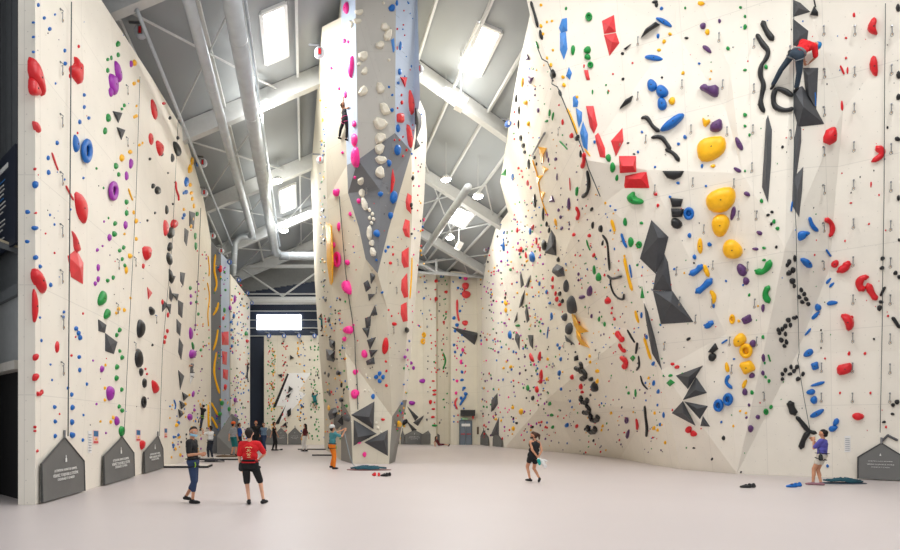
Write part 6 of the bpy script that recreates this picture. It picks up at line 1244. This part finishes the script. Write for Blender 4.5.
std(263.8, 422.5, 451, 160, 'long haired person in a denim jacket by the back wall', top=(K['jean'], 1.8, 'jacket'), bot=(K['denim'], 1.85, 'trousers'), hair=(K['dark_hair'], 'long'), fem=1)
std(274.3, 421.5, 450.6, 80, 'person all in black without sleeves standing in front of the back wall mats', top=(K['black'], 0, 'tank_top'), bot=(K['black'], 1.85, 'trousers'), hair=(K['brown_hair'], 'short'), fem=1)
std(305, 423.5, 451.5, -70, 'person in dark red top and white trousers standing by the back wall', top=(('maroon', (96, 34, 40)), .8, 'tshirt'), bot=(K['white'], 1.8, 'trousers'), hair=(K['dark_hair'], 'long'), fem=1)
person(dict(Y=51.5, H=1.7, pel=(439, 444.3), neck=(436.6, 440), head=(436.3, 438), face=90, hface=110, handL=(435.2, 445.3, .2), handR=(434.8, 445.6, -.2), epL=(-1, 0, 0), epR=(-1, 0, 0), footL=(453.8, 445.3, .1), footR=(454.5, 445.6, -.1), kpL=(0, 0, 1), kpR=(0, 0, 1), toeL=(.5, 0, 1), toeR=(.5, -.3, 1), skin='tan',
    top=(('maroon', (96, 34, 40)), .5, 'tshirt'), bot=(('maroon_dark', (96, 34, 46)), .9, 'shorts'), shoe=K['black'], hair=(K['dark_hair'], 'long'), lab='person in dark red sitting on the floor with legs stretched out'))
def climber(pel, **k):
    h = hit(*pel[:2]); Y = h[0].y-abs(h[1].y)*.38-.05; d = dict(Y=Y, climb=1, pel=pel, skin='tan', shoe=K['black']); d.update(k)
    n = h[1]; d.setdefault('face', math.degrees(math.atan2(-n.x, -n.y)))
    o = Vector((n.x, n.y, 0)).normalized()
    d['Y'] = h[0].y+o.y*.36; 
    # keep the picture position while standing off the wall
    person(d)
climber((345, 119), neck=(344.5, 107), head=(343.3, 102), handL=(345, 97, 'w'), handR=(350.5, 107, 'w'), footL=(339.5, 141, 'w'), footR=(348, 140, 'w'), kpL=(-1, -.5, .2), kpR=(1, -.6, .2), fem=1, H=1.65, top=(K['black'], 0, 'tank_top'), bot=(K['black'], 1.8, 'leggings'), hair=(K['brown_hair'], 'pony'), harness=K['pinkc'], lab='climber in black with a pink harness high on the left of the tower')
climber((797, 54), neck=(806, 46), head=(812, 44), face=20, hface=40, handL=(803, 62, 'w'), handR=(809, 63, 'w'), footL=(772, 87, 'w'), footR=(794.5, 98, 'w'), kpL=(-.6, -.3, .6), kpR=(0, -1, .3), H=1.8, top=(K['red'], .9, 'tshirt'), bot=(('slate_jeans', (44, 58, 72)), 1.9, 'trousers'), hat=(K['helmet'], 'helmet'), harness=K['grey'], lab='climber in red shirt and blue helmet high on the right wall')
climber((190.5, 374), face=-50, neck=(189, 361), head=(187.5, 356), handL=(182.6, 349, 'w'), handR=(184, 368, 'w'), footL=(178, 373, .3), footR=(184, 397, .1), kpL=(-.6, -.6, .9), kpR=(.3, -1, .3), H=1.9, top=(K['grey'], .9, 'tshirt'), bot=(K['white'], 1.7, 'trousers'), hair=(K['dark_hair'], 'short'), harness=K['black'], lab='climber in grey shirt and white trousers on the left wall')
climber((201, 416.5), face=-50, neck=(203.3, 405), head=(204.5, 401), handL=(194, 398, 'w'), handR=(206, 412, 'w'), footL=(194, 428, 'w'), footR=(198.5, 434, 'w'), kpL=(-.8, -.5, .5), kpR=(.3, -1, .2), H=1.7, top=(K['black'], .8, 'tshirt'), bot=(K['navy'], 1.8, 'trousers'), hair=(K['dark_hair'], 'short'), hat=(K['cap'], 'cap'), harness=('lime', (150, 190, 50)), lab='climber in black t-shirt and pale cap low on the left wall')
climber((247, 371.5), neck=(248, 365.5), head=(248.3, 363.5), handL=(246.5, 361, 'w'), handR=(249.7, 369, 'w'), footL=(245.5, 381, 'w'), footR=(247.5, 382.5, 'w'), H=1.7, top=(K['navy'], .8, 'tshirt'), bot=(K['navy'], 1.8, 'trousers'), hair=(K['dark_hair'], 'short'), lab='climber in dark clothes on the far left wall above the people')
climber((315, 400.5), neck=(314, 394.5), head=(312.3, 392), handL=(313, 386, 'w'), handR=(317, 392, 'w'), footL=(313, 407, 'w'), footR=(316.5, 409, 'w'), H=1.7, top=(K['dteal'], .8, 'tshirt'), bot=(K['dteal'], 1.0, 'shorts'), hair=(K['dark_hair'], 'short'), lab='climber in teal halfway up the back wall')
climber((322.6, 326), neck=(322.6, 320), head=(322.4, 318), handL=(321.8, 315, 'w'), handR=(324, 316, 'w'), footL=(321.5, 333, 'w'), footR=(323.5, 335, 'w'), H=1.7, top=(K['dteal'], .8, 'tshirt'), bot=(K['navy'], 1.6, 'trousers'), hair=(K['dark_hair'], 'short'), lab='climber in teal on the shaded left side of the tower')

b0 = P(344, 431, 24.2); rope([b0, P(346.5, 442, 24.3), P(349.5, 455, 24.4), P(353, 464.5, 24.6), Vector((P(356, 466, 24.8).x, 24.9, .04))], .014, 'pale rope hanging from the hands of the belayer in orange trousers', mat('rope_pale', (150, 170, 180), .8))
b0 = P(818, 440, 17.75); rope([b0, P(819.5, 452, 17.6), P(821, 459, 17.45)], .009, 'thin rope held by the man in violet-blue t-shirt')
# ================================================================ light and camera
def area(loc, rot, sx, sy, power, col=(1, 1, 1)):
    l = bpy.data.lights.new('light', 'AREA'); l.shape = 'RECTANGLE'; l.size = sx; l.size_y = sy; l.energy = power; l.color = col
    o = bpy.data.objects.new('skylight_and_fill_light', l); COL.objects.link(o); o.location = loc; o.rotation_euler = rot; return o
for x, y, sx, sy in SKY+[(-1, 48, 3, 3)]:  # visible skylights, the added out-of-view ones, and one light without a skylight
    s = -1 if x > 4 else 1
    area((x, y, ridge(x)-.35), (0, s*-.397, 0), max(sx, 1.5), max(sy, 1.5), 400 if y > 18 else 330, (1, .985, .96))
for p in LAMPS:
    l = bpy.data.lights.new('lamp', 'POINT'); l.energy = 170; l.shadow_soft_size = .35; l.color = (1, .97, .9)
    o = bpy.data.objects.new('lamp_light', l); COL.objects.link(o); o.location = p+Vector((0, 0, -.5))
w = bpy.data.worlds.new('World'); sc.world = w; w.use_nodes = True
bg = w.node_tree.nodes['Background']; bg.inputs['Color'].default_value = (.96, .98, 1, 1); bg.inputs['Strength'].default_value = .45
cd = bpy.data.cameras.new('Camera'); cam = bpy.data.objects.new('Camera', cd); COL.objects.link(cam)
cam.location = (0, 0, CH); cam.rotation_euler = (math.pi/2, 0, 0); cd.sensor_width = 36; cd.lens = F/900*36
cd.shift_x = (450-VX)/900; cd.shift_y = (HY-275)/900; cd.clip_end = 300
sc.camera = cam
sc.view_settings.view_transform = 'Standard'; sc.view_settings.look = 'None'; sc.view_settings.gamma = 1; sc.view_settings.use_curve_mapping = False
sc.view_settings.exposure = .52
sc.cycles.use_denoising = True; sc.cycles.max_bounces = 8; sc.cycles.diffuse_bounces = 5; sc.cycles.sample_clamp_indirect = 6
